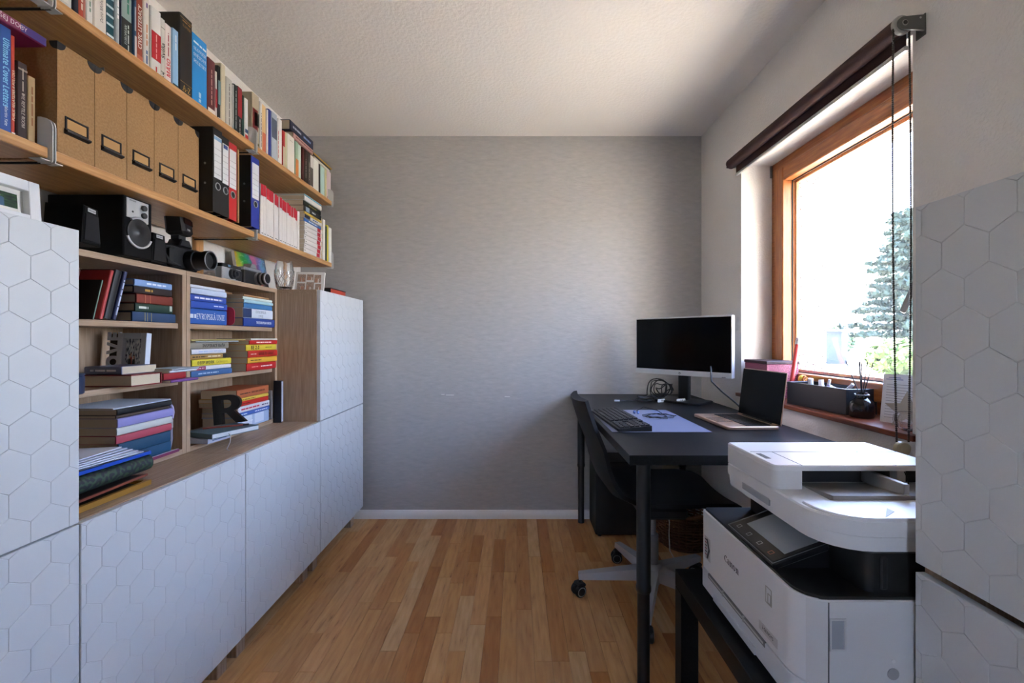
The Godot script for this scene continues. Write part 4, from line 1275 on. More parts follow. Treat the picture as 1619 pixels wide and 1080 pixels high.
	standing("thin white and red paperback beside the maroon book", -1.125, 1.9580, 1.6555, 1.6676, 0.185, 0.160, "c9c2bc", {"bands": [[0.05, 0.12, 0.0, "9c1f2c"]]})
	standing("narrow black and teal paperback on the top shelf", -1.125, 1.9580, 1.6695, 1.6855, 0.215, 0.160, "131619", {"bands": [[0.07, 0.16, 0.0, "6f8f92"], [0.01, 0.02, 0.001, "d8d8d8"]]})
	standing("tall cream hardback beside the black and teal paperback", -1.125, 1.9580, 1.6874, 1.7123, 0.235, 0.160, "cfc2a4", {})
	standing("light grey paperback with a dotted dark title", -1.125, 1.9580, 1.7142, 1.7511, 0.200, 0.160, "bdb9b0", {"text": [["~", 0.1, 0.006, 0.16, "55524e", 1]]})
	standing("very thin white booklet before the black books", -1.125, 1.9580, 1.7531, 1.7586, 0.190, 0.160, "d2cfc8", {})
	standing("black green paperback with thin white lettering", -1.125, 1.9580, 1.7602, 1.7849, 0.198, 0.160, "10211b", {"text": [["~", 0.1, 0.004, 0.15, "cfd4d0", 1]]})
	standing("black paperback with a red upper spine", -1.125, 1.9580, 1.7869, 1.8179, 0.205, 0.160, "15100f", {"bands": [[0.085, 0.203, 0.0, "8f1420"]], "text": [["~", 0.045, 0.006, 0.06, "d8d4d0", 1]]})
	standing("thin dark green book beside the red and black one", -1.125, 1.9580, 1.8200, 1.8327, 0.185, 0.160, "24473a", {})
	standing("white paperback with blue circle and red foot by the bracket", -1.125, 1.9580, 1.8348, 1.8574, 0.182, 0.130, "d9d8d4", {"bands": [[0.005, 0.032, 0.0, "b41c22"], [0.04, 0.055, 0.0, "27456f"]]})
	standing("thick tan boxed book with a dark red block, beside the bracket", -1.125, 1.9580, 1.8840, 1.9341, 0.235, 0.170, "b7a88e", {"bands": [[0.08, 0.17, 0.005, "6e1f1c"], [0.1, 0.16, -0.006, "33382e"], [0.02, 0.03, -0.006, "7d6a3c"]]})
	standing("thin white book beside the tan boxed book", -1.125, 1.9580, 1.9363, 1.9533, 0.222, 0.160, "cfcac6", {"text": [["~", 0.1, 0.004, 0.15, "4a4646", 1]]})
	standing("yellow and coral slim book on the far top shelf", -1.125, 1.9580, 1.9556, 1.9878, 0.222, 0.160, "d8b57e", {"bands": [[0.0, 0.1, -0.002, "c96a4a"]]})
	standing("thin white booklet between yellow and blue ones, far top shelf", -1.125, 1.9580, 1.9901, 2.0030, 0.215, 0.160, "d6d2cd", {})
	standing("vivid blue slim book on the far top shelf", -1.125, 1.9580, 2.0048, 2.0288, 0.225, 0.160, "1f2f86", {})
	standing("grey white mottled book with dark marks, far top shelf", -1.125, 1.9580, 2.0312, 2.0770, 0.228, 0.160, "a9b2bd", {"bands": [[0.11, 0.2, 0.001, "4d5566"]]})
	standing("white slim book with red title letters, far top shelf", -1.125, 1.9580, 2.0789, 2.0936, 0.215, 0.160, "d3cfcb", {"text": [["~", 0.1, 0.005, 0.13, "b3202a", 1]]})
	standing("plain white book on the far top shelf", -1.125, 1.9580, 2.0955, 2.1247, 0.226, 0.160, "dedad4", {})
	standing("short bright red booklet, far top shelf", -1.125, 1.9580, 2.1272, 2.1508, 0.185, 0.130, "b5282a", {"bands": [[0.0, 0.11, 0.002, "c8b9a0"]]})
	standing("cream green slim book, far top shelf", -1.125, 1.9580, 2.1528, 2.1764, 0.190, 0.160, "c6c39c", {})
	standing("broad off white book, far top shelf", -1.125, 1.9580, 2.1790, 2.2460, 0.195, 0.160, "ddd8cc", {"text": [["~", 0.17, 0.004, 0.03, "8a867c", 0]]})
	standing("green book with an orange foot, far top shelf", -1.125, 1.9580, 2.2487, 2.2805, 0.188, 0.160, "9db79c", {"bands": [[0.0, 0.1, 0.0, "cc7a34"]]})
	standing("mint white slim book, far top shelf", -1.125, 1.9580, 2.2826, 2.3167, 0.188, 0.160, "c9dccf", {})
	standing("dark red slim book, far top shelf", -1.125, 1.9580, 2.3189, 2.3416, 0.188, 0.160, "5a1719", {})
	standing("dark brown book with light lettering, far top shelf", -1.125, 1.9580, 2.3438, 2.3784, 0.188, 0.160, "2a1f1b", {"text": [["~", 0.09, 0.006, 0.1, "b9b2a6", 1]]})
	standing("brown grey book beside the dark brown one, far top shelf", -1.125, 1.9580, 2.3806, 2.4119, 0.188, 0.160, "3a302a", {"text": [["~", 0.09, 0.006, 0.1, "b9b2a6", 1]]})
	standing("white and black speckled slim book, far top shelf", -1.125, 1.9580, 2.4142, 2.4525, 0.186, 0.160, "cfcbc6", {"bands": [[0.02, 0.12, 0.003, "55504c"]]})
	standing("broad white book under the yellow magazines, far top shelf", -1.125, 1.9580, 2.4556, 2.5192, 0.185, 0.160, "dcdcd4", {})
	standing("thin black book, far top shelf", -1.125, 1.9580, 2.5224, 2.5412, 0.180, 0.160, "1c1a1c", {})
	standing("mint green slim book, far top shelf", -1.125, 1.9580, 2.5436, 2.5965, 0.178, 0.160, "b5d3cd", {})
	standing("thin yellowish book, far top shelf", -1.125, 1.9580, 2.5990, 2.6268, 0.180, 0.160, "c6bf8e", {})
	standing("pale pink book at the end of the top shelf", -1.125, 1.9580, 2.6303, 2.6832, 0.185, 0.160, "d3bcc0", {"bands": [[0.005, 0.03, 0.0, "7d2d22"]]})
	lying("pink brown book lying under the thick navy book, top shelf", -1.1250, 2.1540, 2.2246, 2.4381, 0.0270, 0.160, "b98a80", {"text": [["~", 0.12, 0.009, 0.19, "6e3a34", 1]]})
	lying("thick navy book lying on the far top shelf books", -1.1250, 2.1815, 2.1997, 2.4457, 0.0500, 0.190, "161d38", {"hard": true, "text": [["~", 0.07, 0.018, 0.09, "aeb4c4", 1], ["~", 0.175, 0.018, 0.08, "7f9cc8", 1]]})
	lying("white magazine lying on the last top shelf books", -1.1250, 2.1440, 2.4609, 2.6605, 0.0120, 0.170, "d8d4ca", {})
	lying("dark brown magazine lying under the yellow one, top shelf", -1.1250, 2.1565, 2.4571, 2.6786, 0.0140, 0.170, "2d2320", {})
	lying("yellow magazine lying uppermost at the end of the top shelf", -1.1250, 2.1710, 2.4687, 2.7015, 0.0100, 0.170, "c99b3a", {})
	standing("dark navy book beside the bright blue careers book", -1.125, 1.5910, 0.9420, 0.9605, 0.232, 0.160, "141d33", {})
	standing("blue paperback with pale blue title, under the purple red book", -1.125, 1.5910, 0.9610, 0.9850, 0.236, 0.160, "20509a", {"text": [["Ultimate Cover Letters", 0.135, 0.0125, 0.15, "7cc0e6", -1], ["Martin Yate", 0.04, 0.006, 0.05, "d5dce8", -1]]})
	standing("slim orange red paperback with white capitals", -1.125, 1.5910, 0.9855, 0.9955, 0.228, 0.160, "c23a24", {"text": [["PUBLIC RELATIONS A POLITIKA", 0.095, 0.0058, 0.165, "f0d8b8", 1]], "bands": [[0.0, 0.012, 0.0, "e4ddd6"]]})
	standing("short dark brown hardback with pale lettering", -1.125, 1.5910, 0.9970, 1.0185, 0.178, 0.130, "2a1917", {"hard": true, "text": [["THE REPTILE ROOM", 0.07, 0.0065, 0.09, "c9bfb4", -1], ["~", 0.135, 0.004, 0.06, "b0a294", -1]], "bands": [[0.16, 0.164, 0.0, "8d7f70"]]})
	standing("short worn tan book by the steel bracket", -1.125, 1.5910, 1.0195, 1.0365, 0.158, 0.120, "a88f66", {"text": [["~", 0.09, 0.005, 0.09, "8a5a34", 1]]})
	lying("purple and red book lying on the standing books", -1.112, 1.8285, 0.80, 1.043, 0.0215, 0.150, "7d2050", {"text": [["RECENZIA NAŠEJ DOBY", 0.135, 0.0095, 0.19, "e6d8e0", 1]], "bands": [[0.19, 0.243, 0.0, "3d2a72"], [0.0, 0.06, 0.0, "a02440"]]})
	lying("thin green folder lying on the cardboard files", -1.16, 1.8668, 1.10, 1.135, 0.012, 0.100, "1f6a52", {})
	standing("white journal issue with a red head, standing in the row of issues", -1.115, 1.5910, 1.9248, 1.9463, 0.226, 0.170, "d3cecb", {"bands": [[0.176, 0.226, 0.0, "b81f33"]], "text": [["~", 0.012, 0.005, 0.012, "3a3636", 0]], "group": "journal issues standing on the lower shelf", "journal": true})
	standing("white journal issue with a red head, standing in the row of issues", -1.115, 1.5910, 1.9469, 1.9683, 0.228, 0.170, "d3cecb", {"bands": [[0.178, 0.228, 0.0, "b81f33"]], "text": [["~", 0.012, 0.005, 0.012, "3a3636", 0]], "group": "journal issues standing on the lower shelf", "journal": true})
	standing("white journal issue with a red head, standing in the row of issues", -1.115, 1.5910, 1.9689, 1.9904, 0.222, 0.170, "d3cecb", {"bands": [[0.172, 0.222, 0.0, "b81f33"]], "text": [["~", 0.012, 0.005, 0.012, "3a3636", 0]], "group": "journal issues standing on the lower shelf", "journal": true})
	standing("white journal issue with a red head, standing in the row of issues", -1.115, 1.5910, 1.9910, 2.0125, 0.220, 0.170, "d3cecb", {"bands": [[0.170, 0.220, 0.0, "b81f33"]], "text": [["~", 0.012, 0.005, 0.012, "3a3636", 0]], "group": "journal issues standing on the lower shelf", "journal": true})
	standing("white journal issue with a red head, standing in the row of issues", -1.115, 1.5910, 2.0131, 2.0345, 0.222, 0.170, "d3cecb", {"bands": [[0.172, 0.222, 0.0, "b81f33"]], "text": [["~", 0.012, 0.005, 0.012, "3a3636", 0]], "group": "journal issues standing on the lower shelf", "journal": true})
	standing("white journal issue with a red head, standing in the row of issues", -1.115, 1.5910, 2.0351, 2.0566, 0.216, 0.170, "d3cecb", {"bands": [[0.166, 0.216, 0.0, "b81f33"]], "text": [["~", 0.012, 0.005, 0.012, "3a3636", 0]], "group": "journal issues standing on the lower shelf", "journal": true})
	standing("white journal issue with a red head, standing in the row of issues", -1.115, 1.5910, 2.0572, 2.0787, 0.215, 0.170, "d3cecb", {"bands": [[0.165, 0.214, 0.0, "b81f33"]], "text": [["~", 0.012, 0.005, 0.012, "3a3636", 0]], "group": "journal issues standing on the lower shelf", "journal": true})
	standing("white journal issue with a red head, standing in the row of issues", -1.115, 1.5910, 2.0793, 2.1007, 0.217, 0.170, "d3cecb", {"bands": [[0.167, 0.216, 0.0, "b81f33"]], "text": [["~", 0.012, 0.005, 0.012, "3a3636", 0]], "group": "journal issues standing on the lower shelf", "journal": true})
	standing("white journal issue with a red head, standing in the row of issues", -1.115, 1.5910, 2.1013, 2.1228, 0.211, 0.170, "d3cecb", {"bands": [[0.161, 0.210, 0.0, "b81f33"]], "text": [["~", 0.012, 0.005, 0.012, "3a3636", 0]], "group": "journal issues standing on the lower shelf", "journal": true})
	standing("white journal issue with a red head, standing in the row of issues", -1.115, 1.5910, 2.1234, 2.1449, 0.209, 0.170, "d3cecb", {"bands": [[0.159, 0.208, 0.0, "b81f33"]], "text": [["~", 0.012, 0.005, 0.012, "3a3636", 0]], "group": "journal issues standing on the lower shelf", "journal": true})
	standing("white journal issue with a red head, standing in the row of issues", -1.115, 1.5910, 2.1455, 2.1669, 0.211, 0.170, "d3cecb", {"bands": [[0.161, 0.211, 0.0, "b81f33"]], "text": [["~", 0.012, 0.005, 0.012, "3a3636", 0]], "group": "journal issues standing on the lower shelf", "journal": true})
	standing("white journal issue with a red head, standing in the row of issues", -1.115, 1.5910, 2.1675, 2.1890, 0.205, 0.170, "d3cecb", {"bands": [[0.155, 0.205, 0.0, "b81f33"]], "text": [["~", 0.012, 0.005, 0.012, "3a3636", 0]], "group": "journal issues standing on the lower shelf", "journal": true})
	standing("white journal issue with a red head, standing in the row of issues", -1.115, 1.5910, 2.1896, 2.2111, 0.203, 0.170, "d3cecb", {"bands": [[0.153, 0.203, 0.0, "b81f33"]], "text": [["~", 0.012, 0.005, 0.012, "3a3636", 0]], "group": "journal issues standing on the lower shelf", "journal": true})
	standing("white journal issue with a red head, standing in the row of issues", -1.115, 1.5910, 2.2117, 2.2331, 0.205, 0.170, "d3cecb", {"bands": [[0.155, 0.205, 0.0, "b81f33"]], "text": [["~", 0.012, 0.005, 0.012, "3a3636", 0]], "group": "journal issues standing on the lower shelf", "journal": true})
	standing("white journal issue with a red head, standing in the row of issues", -1.115, 1.5910, 2.2337, 2.2552, 0.199, 0.170, "d3cecb", {"bands": [[0.149, 0.199, 0.0, "b81f33"]], "text": [["~", 0.012, 0.005, 0.012, "3a3636", 0]], "group": "journal issues standing on the lower shelf", "journal": true})
	standing("white journal issue without a red head, last of the standing row", -1.115, 1.5910, 2.2558, 2.2738, 0.2, 0.170, "d6d2cf", {"journal": true})
	lying("white journal issue with a red end, lying in the stack", -1.1, 1.5910, 2.2900, 2.4950, 0.0225, 0.180, "d3cfcc", {"bands": [[0.145, 0.182, 0.0, "b81f33"]], "group": "journal issues lying in the lower shelf stack", "text": [["~", 0.012, 0.005, 0.012, "3a3636", 1]], "journal": true})
	lying("white journal issue with a red end, lying in the stack", -1.1, 1.6140, 2.2920, 2.4920, 0.0225, 0.180, "d3cfcc", {"bands": [[0.145, 0.182, 0.0, "b81f33"]], "group": "journal issues lying in the lower shelf stack", "text": [["~", 0.012, 0.005, 0.012, "3a3636", 1]], "journal": true})
	lying("white journal issue with a red end, lying in the stack", -1.1, 1.6370, 2.2940, 2.4950, 0.0225, 0.180, "d3cfcc", {"bands": [[0.145, 0.182, 0.0, "b81f33"]], "group": "journal issues lying in the lower shelf stack", "text": [["~", 0.012, 0.005, 0.012, "3a3636", 1]], "journal": true})
	lying("white journal issue with a red end, lying in the stack", -1.1, 1.6600, 2.2900, 2.4920, 0.0225, 0.180, "d3cfcc", {"bands": [[0.145, 0.182, 0.0, "b81f33"]], "group": "journal issues lying in the lower shelf stack", "text": [["~", 0.012, 0.005, 0.012, "3a3636", 1]], "journal": true})
	lying("white journal issue with a red end, lying in the stack", -1.1, 1.6830, 2.2920, 2.4950, 0.0225, 0.180, "d3cfcc", {"bands": [[0.145, 0.182, 0.0, "b81f33"]], "group": "journal issues lying in the lower shelf stack", "text": [["~", 0.012, 0.005, 0.012, "3a3636", 1]], "journal": true})
	lying("white journal issue with a red end, lying in the stack", -1.1, 1.7060, 2.2940, 2.4920, 0.0225, 0.180, "d3cfcc", {"bands": [[0.145, 0.182, 0.0, "b81f33"]], "group": "journal issues lying in the lower shelf stack", "text": [["~", 0.012, 0.005, 0.012, "3a3636", 1]], "journal": true})
	lying("white journal issue with a red end, lying in the stack", -1.1, 1.7290, 2.2900, 2.4950, 0.0225, 0.180, "d3cfcc", {"bands": [[0.145, 0.182, 0.0, "b81f33"]], "group": "journal issues lying in the lower shelf stack", "text": [["~", 0.012, 0.005, 0.012, "3a3636", 1]], "journal": true})
	lying("blue paperback lying on the stacked journals", -1.1, 1.7520, 2.2900, 2.4900, 0.0170, 0.180, "2a5f9e", {"text": [["~", 0.1, 0.006, 0.1, "dfe6ee", 1]]})
	lying("white and blue paperback in the lower shelf stack", -1.1, 1.7696, 2.2900, 2.4900, 0.0200, 0.180, "c7c4c0", {"bands": [[0.0, 0.06, 0.0, "1d2a44"]], "text": [["~", 0.12, 0.01, 0.06, "3a4a78", 1]]})
	lying("yellow paperback in the lower shelf stack", -1.1, 1.7902, 2.2900, 2.4900, 0.0140, 0.180, "c9a83e", {"text": [["~", 0.12, 0.005, 0.06, "3a3320", 1]]})
	lying("black paperback with white specks in the lower shelf stack", -1.1, 1.8048, 2.2900, 2.4900, 0.0280, 0.180, "1a1d24", {"bands": [[0.02, 0.06, 0.0, "8fa0b5"]], "text": [["~", 0.11, 0.012, 0.04, "cfd4da", 1]]})
	lying("black green paperback in the lower shelf stack", -1.1, 1.8334, 2.2900, 2.4900, 0.0260, 0.180, "1c2418", {"text": [["~", 0.1, 0.006, 0.09, "b9b060", 1]]})
	lying("white hardback lying near the top of the stack", -1.1, 1.8600, 2.2900, 2.4900, 0.0260, 0.180, "d2d0cb", {"hard": true})
	lying("thin pale blue booklet on top of the lower shelf stack", -1.1, 1.8866, 2.2900, 2.4900, 0.0070, 0.180, "6fb0c4", {})
	standing("cream yellow slim book on the lower shelf by the end wall", -1.105, 1.5910, 2.4871, 2.5187, 0.232, 0.150, "cfb684", {})
	standing("white slim book between cream and green ones, lower shelf", -1.105, 1.5910, 2.5212, 2.5503, 0.230, 0.150, "d8d3cc", {})
	standing("dark green slim book, lower shelf", -1.105, 1.5910, 2.5528, 2.5758, 0.200, 0.150, "1c3a2c", {})
	standing("yellow slim book, lower shelf", -1.105, 1.5910, 2.5783, 2.6036, 0.212, 0.150, "c9bb3a", {})
	standing("white slim book at the end of the lower shelf", -1.105, 1.5910, 2.6061, 2.6418, 0.205, 0.150, "dedcda", {})


func unit_books() -> void:
	lying("worn blue cloth hardback at the bottom of the old book stack", -1.1850, 1.1955, 1.3620, 1.5350, 0.0310, 0.140, "233f63", {"hard": true, "bands": [[0.045, 0.047, 0.0, "9c9468"], [0.055, 0.057, 0.0, "9c9468"], [0.07, 0.072, 0.0, "9c9468"]]})
	lying("dark green hardback with white emblem in the old book stack", -1.1850, 1.2270, 1.3740, 1.5230, 0.0270, 0.140, "133326", {"hard": true, "text": [["~", 0.03, 0.012, 0.035, "d8ddd6", 1]], "bands": [[0.135, 0.145, 0.003, "b9c4bb"]]})
	lying("rust brown leather hardback in the old book stack", -1.1850, 1.2545, 1.3820, 1.5270, 0.0295, 0.140, "7a2d1e", {"hard": true, "bands": [[0.03, 0.034, 0.0, "a05a3c"], [0.05, 0.053, 0.0, "a05a3c"]]})
	lying("black brown hardback with gold marks in the old book stack", -1.1850, 1.2845, 1.3670, 1.5170, 0.0225, 0.140, "24120f", {"hard": true, "text": [["~", 0.055, 0.012, 0.03, "b98f3a", 1]]})
	lying("light blue book uppermost in the old book stack", -1.1850, 1.3075, 1.3740, 1.5230, 0.0215, 0.140, "7f9fd0", {"hard": true, "text": [["~", 0.085, 0.009, 0.08, "dfe8f6", 1]]})
	leaning("slim dark blue book leaning against the old book stack", -1.185, 1.1955, 1.3055, 0.0120, 0.152, 0.150, 15.0, "18214f", {"text": [["~", 0.07, 0.007, 0.11, "b9c4e0", 1]]})
	leaning("large black book leaning behind the slim dark blue one", -1.182, 1.1955, 1.2795, 0.0230, 0.150, 0.160, 14.5, "0f0f14", {})
	leaning("slim red book leaning next to the large black book", -1.180, 1.1955, 1.2585, 0.0105, 0.148, 0.150, 14.0, "b53a3c", {})
	leaning("thin dark book with a pale green edge leaning by the red one", -1.195, 1.1955, 1.2490, 0.0060, 0.118, 0.150, 14.0, "121614", {"bands": [[0.0, 0.117, 0.0, "7fa08c"]]})
	leaning("maroon book leaning behind the thin dark book", -1.24, 1.1955, 1.2150, 0.0240, 0.145, 0.110, 14.0, "4a1416", {})
	lying("tan book lying at the bottom beside the maroon book", -1.1800, 1.1955, 1.0000, 1.1950, 0.0200, 0.120, "b99a72", {})
	lying("white book lying on the tan one beside the maroon book", -1.1800, 1.2160, 1.0000, 1.1890, 0.0200, 0.120, "c5cdd4", {})
	lying("black card box under the small white books", -1.2000, 1.0005, 1.0200, 1.2000, 0.0500, 0.130, "121317", {})
	lying("pale blue book lying on the black card box", -1.2000, 1.0510, 1.0200, 1.2000, 0.0130, 0.130, "b4c4d6", {})
	lying("white book lying on the pale blue one", -1.2000, 1.0645, 1.0200, 1.1900, 0.0120, 0.120, "d8dad8", {})
	lying("grey blue book lying above the white one", -1.2000, 1.0770, 1.0200, 1.1800, 0.0130, 0.120, "9fb4cf", {})
	lying("white paperback uppermost on the black card box pile", -1.2000, 1.0905, 1.0200, 1.1500, 0.0180, 0.110, "d5d7d4", {})
	lying("thin violet magazine at the bottom of the sticking out pile", -1.1000, 1.0005, 1.4080, 1.5280, 0.0085, 0.090, "6a3f86", {})
	lying("red book under the white magazines, sticking out of the shelf", -1.1200, 1.0095, 1.4040, 1.4980, 0.0220, 0.070, "9c1d26", {})
	lying("white magazine lying on the red book", -1.1000, 1.0320, 1.4080, 1.5280, 0.0070, 0.092, "c9d0d8", {})
	lying("grey white magazine uppermost on the red book", -1.1000, 1.0395, 1.4120, 1.5310, 0.0060, 0.090, "a9b6c2", {})
	lying("thick teal blue ring binder at the bottom of the folder pile", -1.1680, 0.7595, 1.3020, 1.5000, 0.0370, 0.180, "17496a", {})
	lying("second teal blue ring binder lying on the first one", -1.1680, 0.7970, 1.2970, 1.4900, 0.0360, 0.180, "174463", {})
	lying("rose red ring binder in the folder pile", -1.1680, 0.8335, 1.2880, 1.4950, 0.0235, 0.180, "b2495a", {})
	lying("cream white ring binder in the folder pile", -1.1680, 0.8575, 1.2920, 1.4980, 0.0220, 0.180, "c4c8c4", {})
	lying("lilac ring binder in the folder pile", -1.1680, 0.8800, 1.2940, 1.5020, 0.0270, 0.180, "8d8ac4", {})
	lying("thin brown folder in the folder pile", -1.1680, 0.9075, 1.2920, 1.4900, 0.0090, 0.180, "4a3d33", {})
	lying("black folder near the top of the folder pile", -1.1680, 0.9170, 1.2960, 1.5000, 0.0170, 0.180, "0e0f12", {})
	lying("white sheaf of paper uppermost on the folder pile", -1.1680, 0.9345, 1.2820, 1.4950, 0.0050, 0.180, "c9d4e2", {})
	lying("thick blue book with white serif capitals at the bottom", -1.1720, 1.1955, 1.5880, 1.7950, 0.0580, 0.150, "2457a4", {"hard": true, "text": [["EVROPSKÁ UNIE", 0.115, 0.021, 0.155, "e2e6ee", 1], ["~", 0.02, 0.024, 0.03, "cfd8e6", 1]]})
	lying("blue paperback with two lines of white print", -1.1720, 1.2540, 1.5880, 1.7870, 0.0260, 0.150, "2a4fa8", {"text": [["~", 0.15, 0.006, 0.06, "dfe4f0", 1]]})
	lying("blue paperback under the white one, first stack", -1.1720, 1.2805, 1.5880, 1.7890, 0.0240, 0.150, "2a4aa0", {"text": [["~", 0.1, 0.01, 0.15, "dfe4f0", 1]]})
	lying("pale white book uppermost on the first blue stack", -1.1720, 1.3050, 1.5880, 1.7830, 0.0220, 0.150, "b9c6da", {})
	lying("white booklet lying on the pale white book", -1.1720, 1.3275, 1.5880, 1.7830, 0.0120, 0.150, "c3cad6", {})
	lying("navy blue book with white title under the white one", -1.1650, 1.1955, 1.8850, 2.1250, 0.0360, 0.150, "1f3f8c", {"hard": true, "text": [["THE EUROPEAN UNION", 0.15, 0.011, 0.12, "dfe6f2", 1]]})
	lying("white and blue book with dark serif title", -1.1650, 1.2320, 1.8850, 2.1130, 0.0420, 0.150, "cfd6e0", {"text": [["EVROPSKÁ", 0.13, 0.011, 0.08, "4a5568", 1, 0.008], ["UNIE", 0.13, 0.011, 0.05, "4a5568", 1, -0.01]], "bands": [[0.0, 0.06, 0.0, "23355c"]]})
	lying("mid blue paperback in the second stack", -1.1650, 1.2745, 1.8950, 2.1130, 0.0220, 0.150, "3f78ac", {})
	lying("mint paperback in the second stack", -1.1650, 1.2970, 1.8900, 2.1130, 0.0140, 0.150, "a8cfd8", {})
	lying("white booklet uppermost in the second blue stack", -1.1650, 1.3115, 1.8850, 2.1100, 0.0120, 0.150, "cfe0dd", {})
	lying("brown booklet lying flat on top of the second blue stack", -1.1650, 1.3240, 1.8850, 2.0750, 0.0080, 0.150, "b58a5c", {})
	lying("dull blue book at the bottom of the business stack", -1.1680, 1.0005, 1.5880, 1.8150, 0.0235, 0.150, "3a5f8e", {"text": [["~", 0.09, 0.008, 0.11, "a9bdd2", 1]]})
	lying("white paperback with a crimson end in the business stack", -1.1680, 1.0245, 1.5880, 1.8050, 0.0160, 0.150, "d6d6da", {"bands": [[0.0, 0.07, 0.0, "8f1c44"]], "text": [["~", 0.035, 0.007, 0.06, "d8b9c4", 1]]})
	lying("yellow paperback with black capitals in the business stack", -1.1680, 1.0410, 1.5880, 1.8050, 0.0235, 0.150, "d6c73a", {"text": [["DEEP WORK", 0.07, 0.0115, 0.1, "24221a", 1], ["Cal Newport", 0.16, 0.009, 0.065, "8f8436", 1]]})
	lying("tan paperback with a black end in the business stack", -1.1680, 1.0650, 1.5880, 1.7850, 0.0190, 0.150, "9c7a44", {"bands": [[0.175, 0.196, 0.0, "141414"]], "text": [["~", 0.045, 0.008, 0.07, "3a2a16", 1], ["~", 0.125, 0.008, 0.07, "dccfb0", 1]]})
	lying("white paperback with pale blue print in the business stack", -1.1680, 1.0845, 1.5880, 1.7750, 0.0185, 0.150, "cfd2dc", {"text": [["~", 0.1, 0.008, 0.13, "a9b8d8", 1]]})
	lying("grey book with black capitals, upper in the business stack", -1.1680, 1.1035, 1.5880, 1.8000, 0.0235, 0.150, "8d8678", {"text": [["INSPIRACE BAŤA", 0.125, 0.0115, 0.13, "1c1a18", 1]]})
	lying("grey white magazine lying on the grey book", -1.1680, 1.1275, 1.6080, 1.8550, 0.0060, 0.170, "aab4be", {})
	lying("yellow white magazine uppermost on the business stack", -1.1680, 1.1340, 1.5880, 1.9050, 0.0050, 0.170, "d6c87a", {})
	lying("red hardback at the bottom of the red and yellow stack", -1.1520, 1.0005, 1.8950, 2.1250, 0.0340, 0.150, "b81f22", {"text": [["~", 0.06, 0.006, 0.05, "e09a8c", 1], ["~", 0.15, 0.008, 0.09, "f0d8d0", 1]]})
	lying("golden yellow paperback between two red books", -1.1520, 1.0350, 1.8950, 2.1250, 0.0240, 0.150, "dca738", {"text": [["~", 0.06, 0.007, 0.08, "3a2e14", 1]]})
	lying("red paperback with dark capitals under the yellow one", -1.1520, 1.0595, 1.8950, 2.1250, 0.0295, 0.150, "c02820", {"text": [["~", 0.04, 0.006, 0.045, "f0c8b8", 1], ["GOOD TO GREAT", 0.135, 0.012, 0.12, "4a1210", 1]]})
	lying("yellow paperback with large black title", -1.1520, 1.0895, 1.8850, 2.1210, 0.0260, 0.150, "d8c23c", {"text": [["BE 2.0", 0.065, 0.016, 0.08, "1c1a14", 1], ["~", 0.17, 0.007, 0.05, "8a7a2c", 1]]})
	lying("red paperback with white print near the top", -1.1520, 1.1160, 1.9050, 2.1250, 0.0180, 0.150, "c0221f", {"text": [["~", 0.11, 0.007, 0.12, "f0dcd6", 1]]})
	lying("white magazine uppermost on the red and yellow stack", -1.1520, 1.1345, 1.9150, 2.1250, 0.0080, 0.150, "d8d4d0", {})
	lying("thick pale blue hardback at the bottom by the letter", -1.1580, 0.7595, 1.8380, 2.0700, 0.0520, 0.150, "a3b6d2", {"hard": true, "bands": [[0.03, 0.1, 0.004, "c9d4e4"], [0.12, 0.19, 0.004, "c9d4e4"]], "text": [["~", 0.07, 0.006, 0.07, "e6ecf4", 1]]})
	lying("mid blue paperback on the thick pale blue one", -1.1580, 0.8120, 1.8380, 2.0740, 0.0175, 0.150, "3a62b0", {"text": [["~", 0.04, 0.007, 0.05, "dfe6f2", 1], ["~", 0.17, 0.007, 0.1, "dfe6f2", 1]]})
	lying("white paperback with red and blue capitals", -1.1580, 0.8300, 1.8380, 2.0700, 0.0250, 0.150, "dcdadc", {"text": [["~", 0.085, 0.011, 0.13, "c0304a", 1], ["~", 0.195, 0.008, 0.05, "4a3a58", 1]]})
	lying("red paperback in the stack by the letter", -1.1580, 0.8555, 1.8230, 2.0650, 0.0200, 0.150, "c2281f", {"text": [["~", 0.06, 0.006, 0.09, "6e1410", 1]]})
	lying("thin yellow paperback under the orange book", -1.1580, 0.8760, 1.8180, 2.0620, 0.0145, 0.150, "dcb84a", {"text": [["~", 0.08, 0.005, 0.12, "6a5420", 1]]})
	lying("thick orange brown book uppermost by the letter", -1.1580, 0.8910, 1.8280, 2.0600, 0.0360, 0.150, "b4623c", {"text": [["~", 0.055, 0.007, 0.07, "3a1c10", 1], ["~", 0.15, 0.013, 0.1, "7a3a20", 1]]})


# ---------------------------------------------------------------- books
# A book in its own axes: the spine looks to +x, y runs from foot to head, z across the thickness.

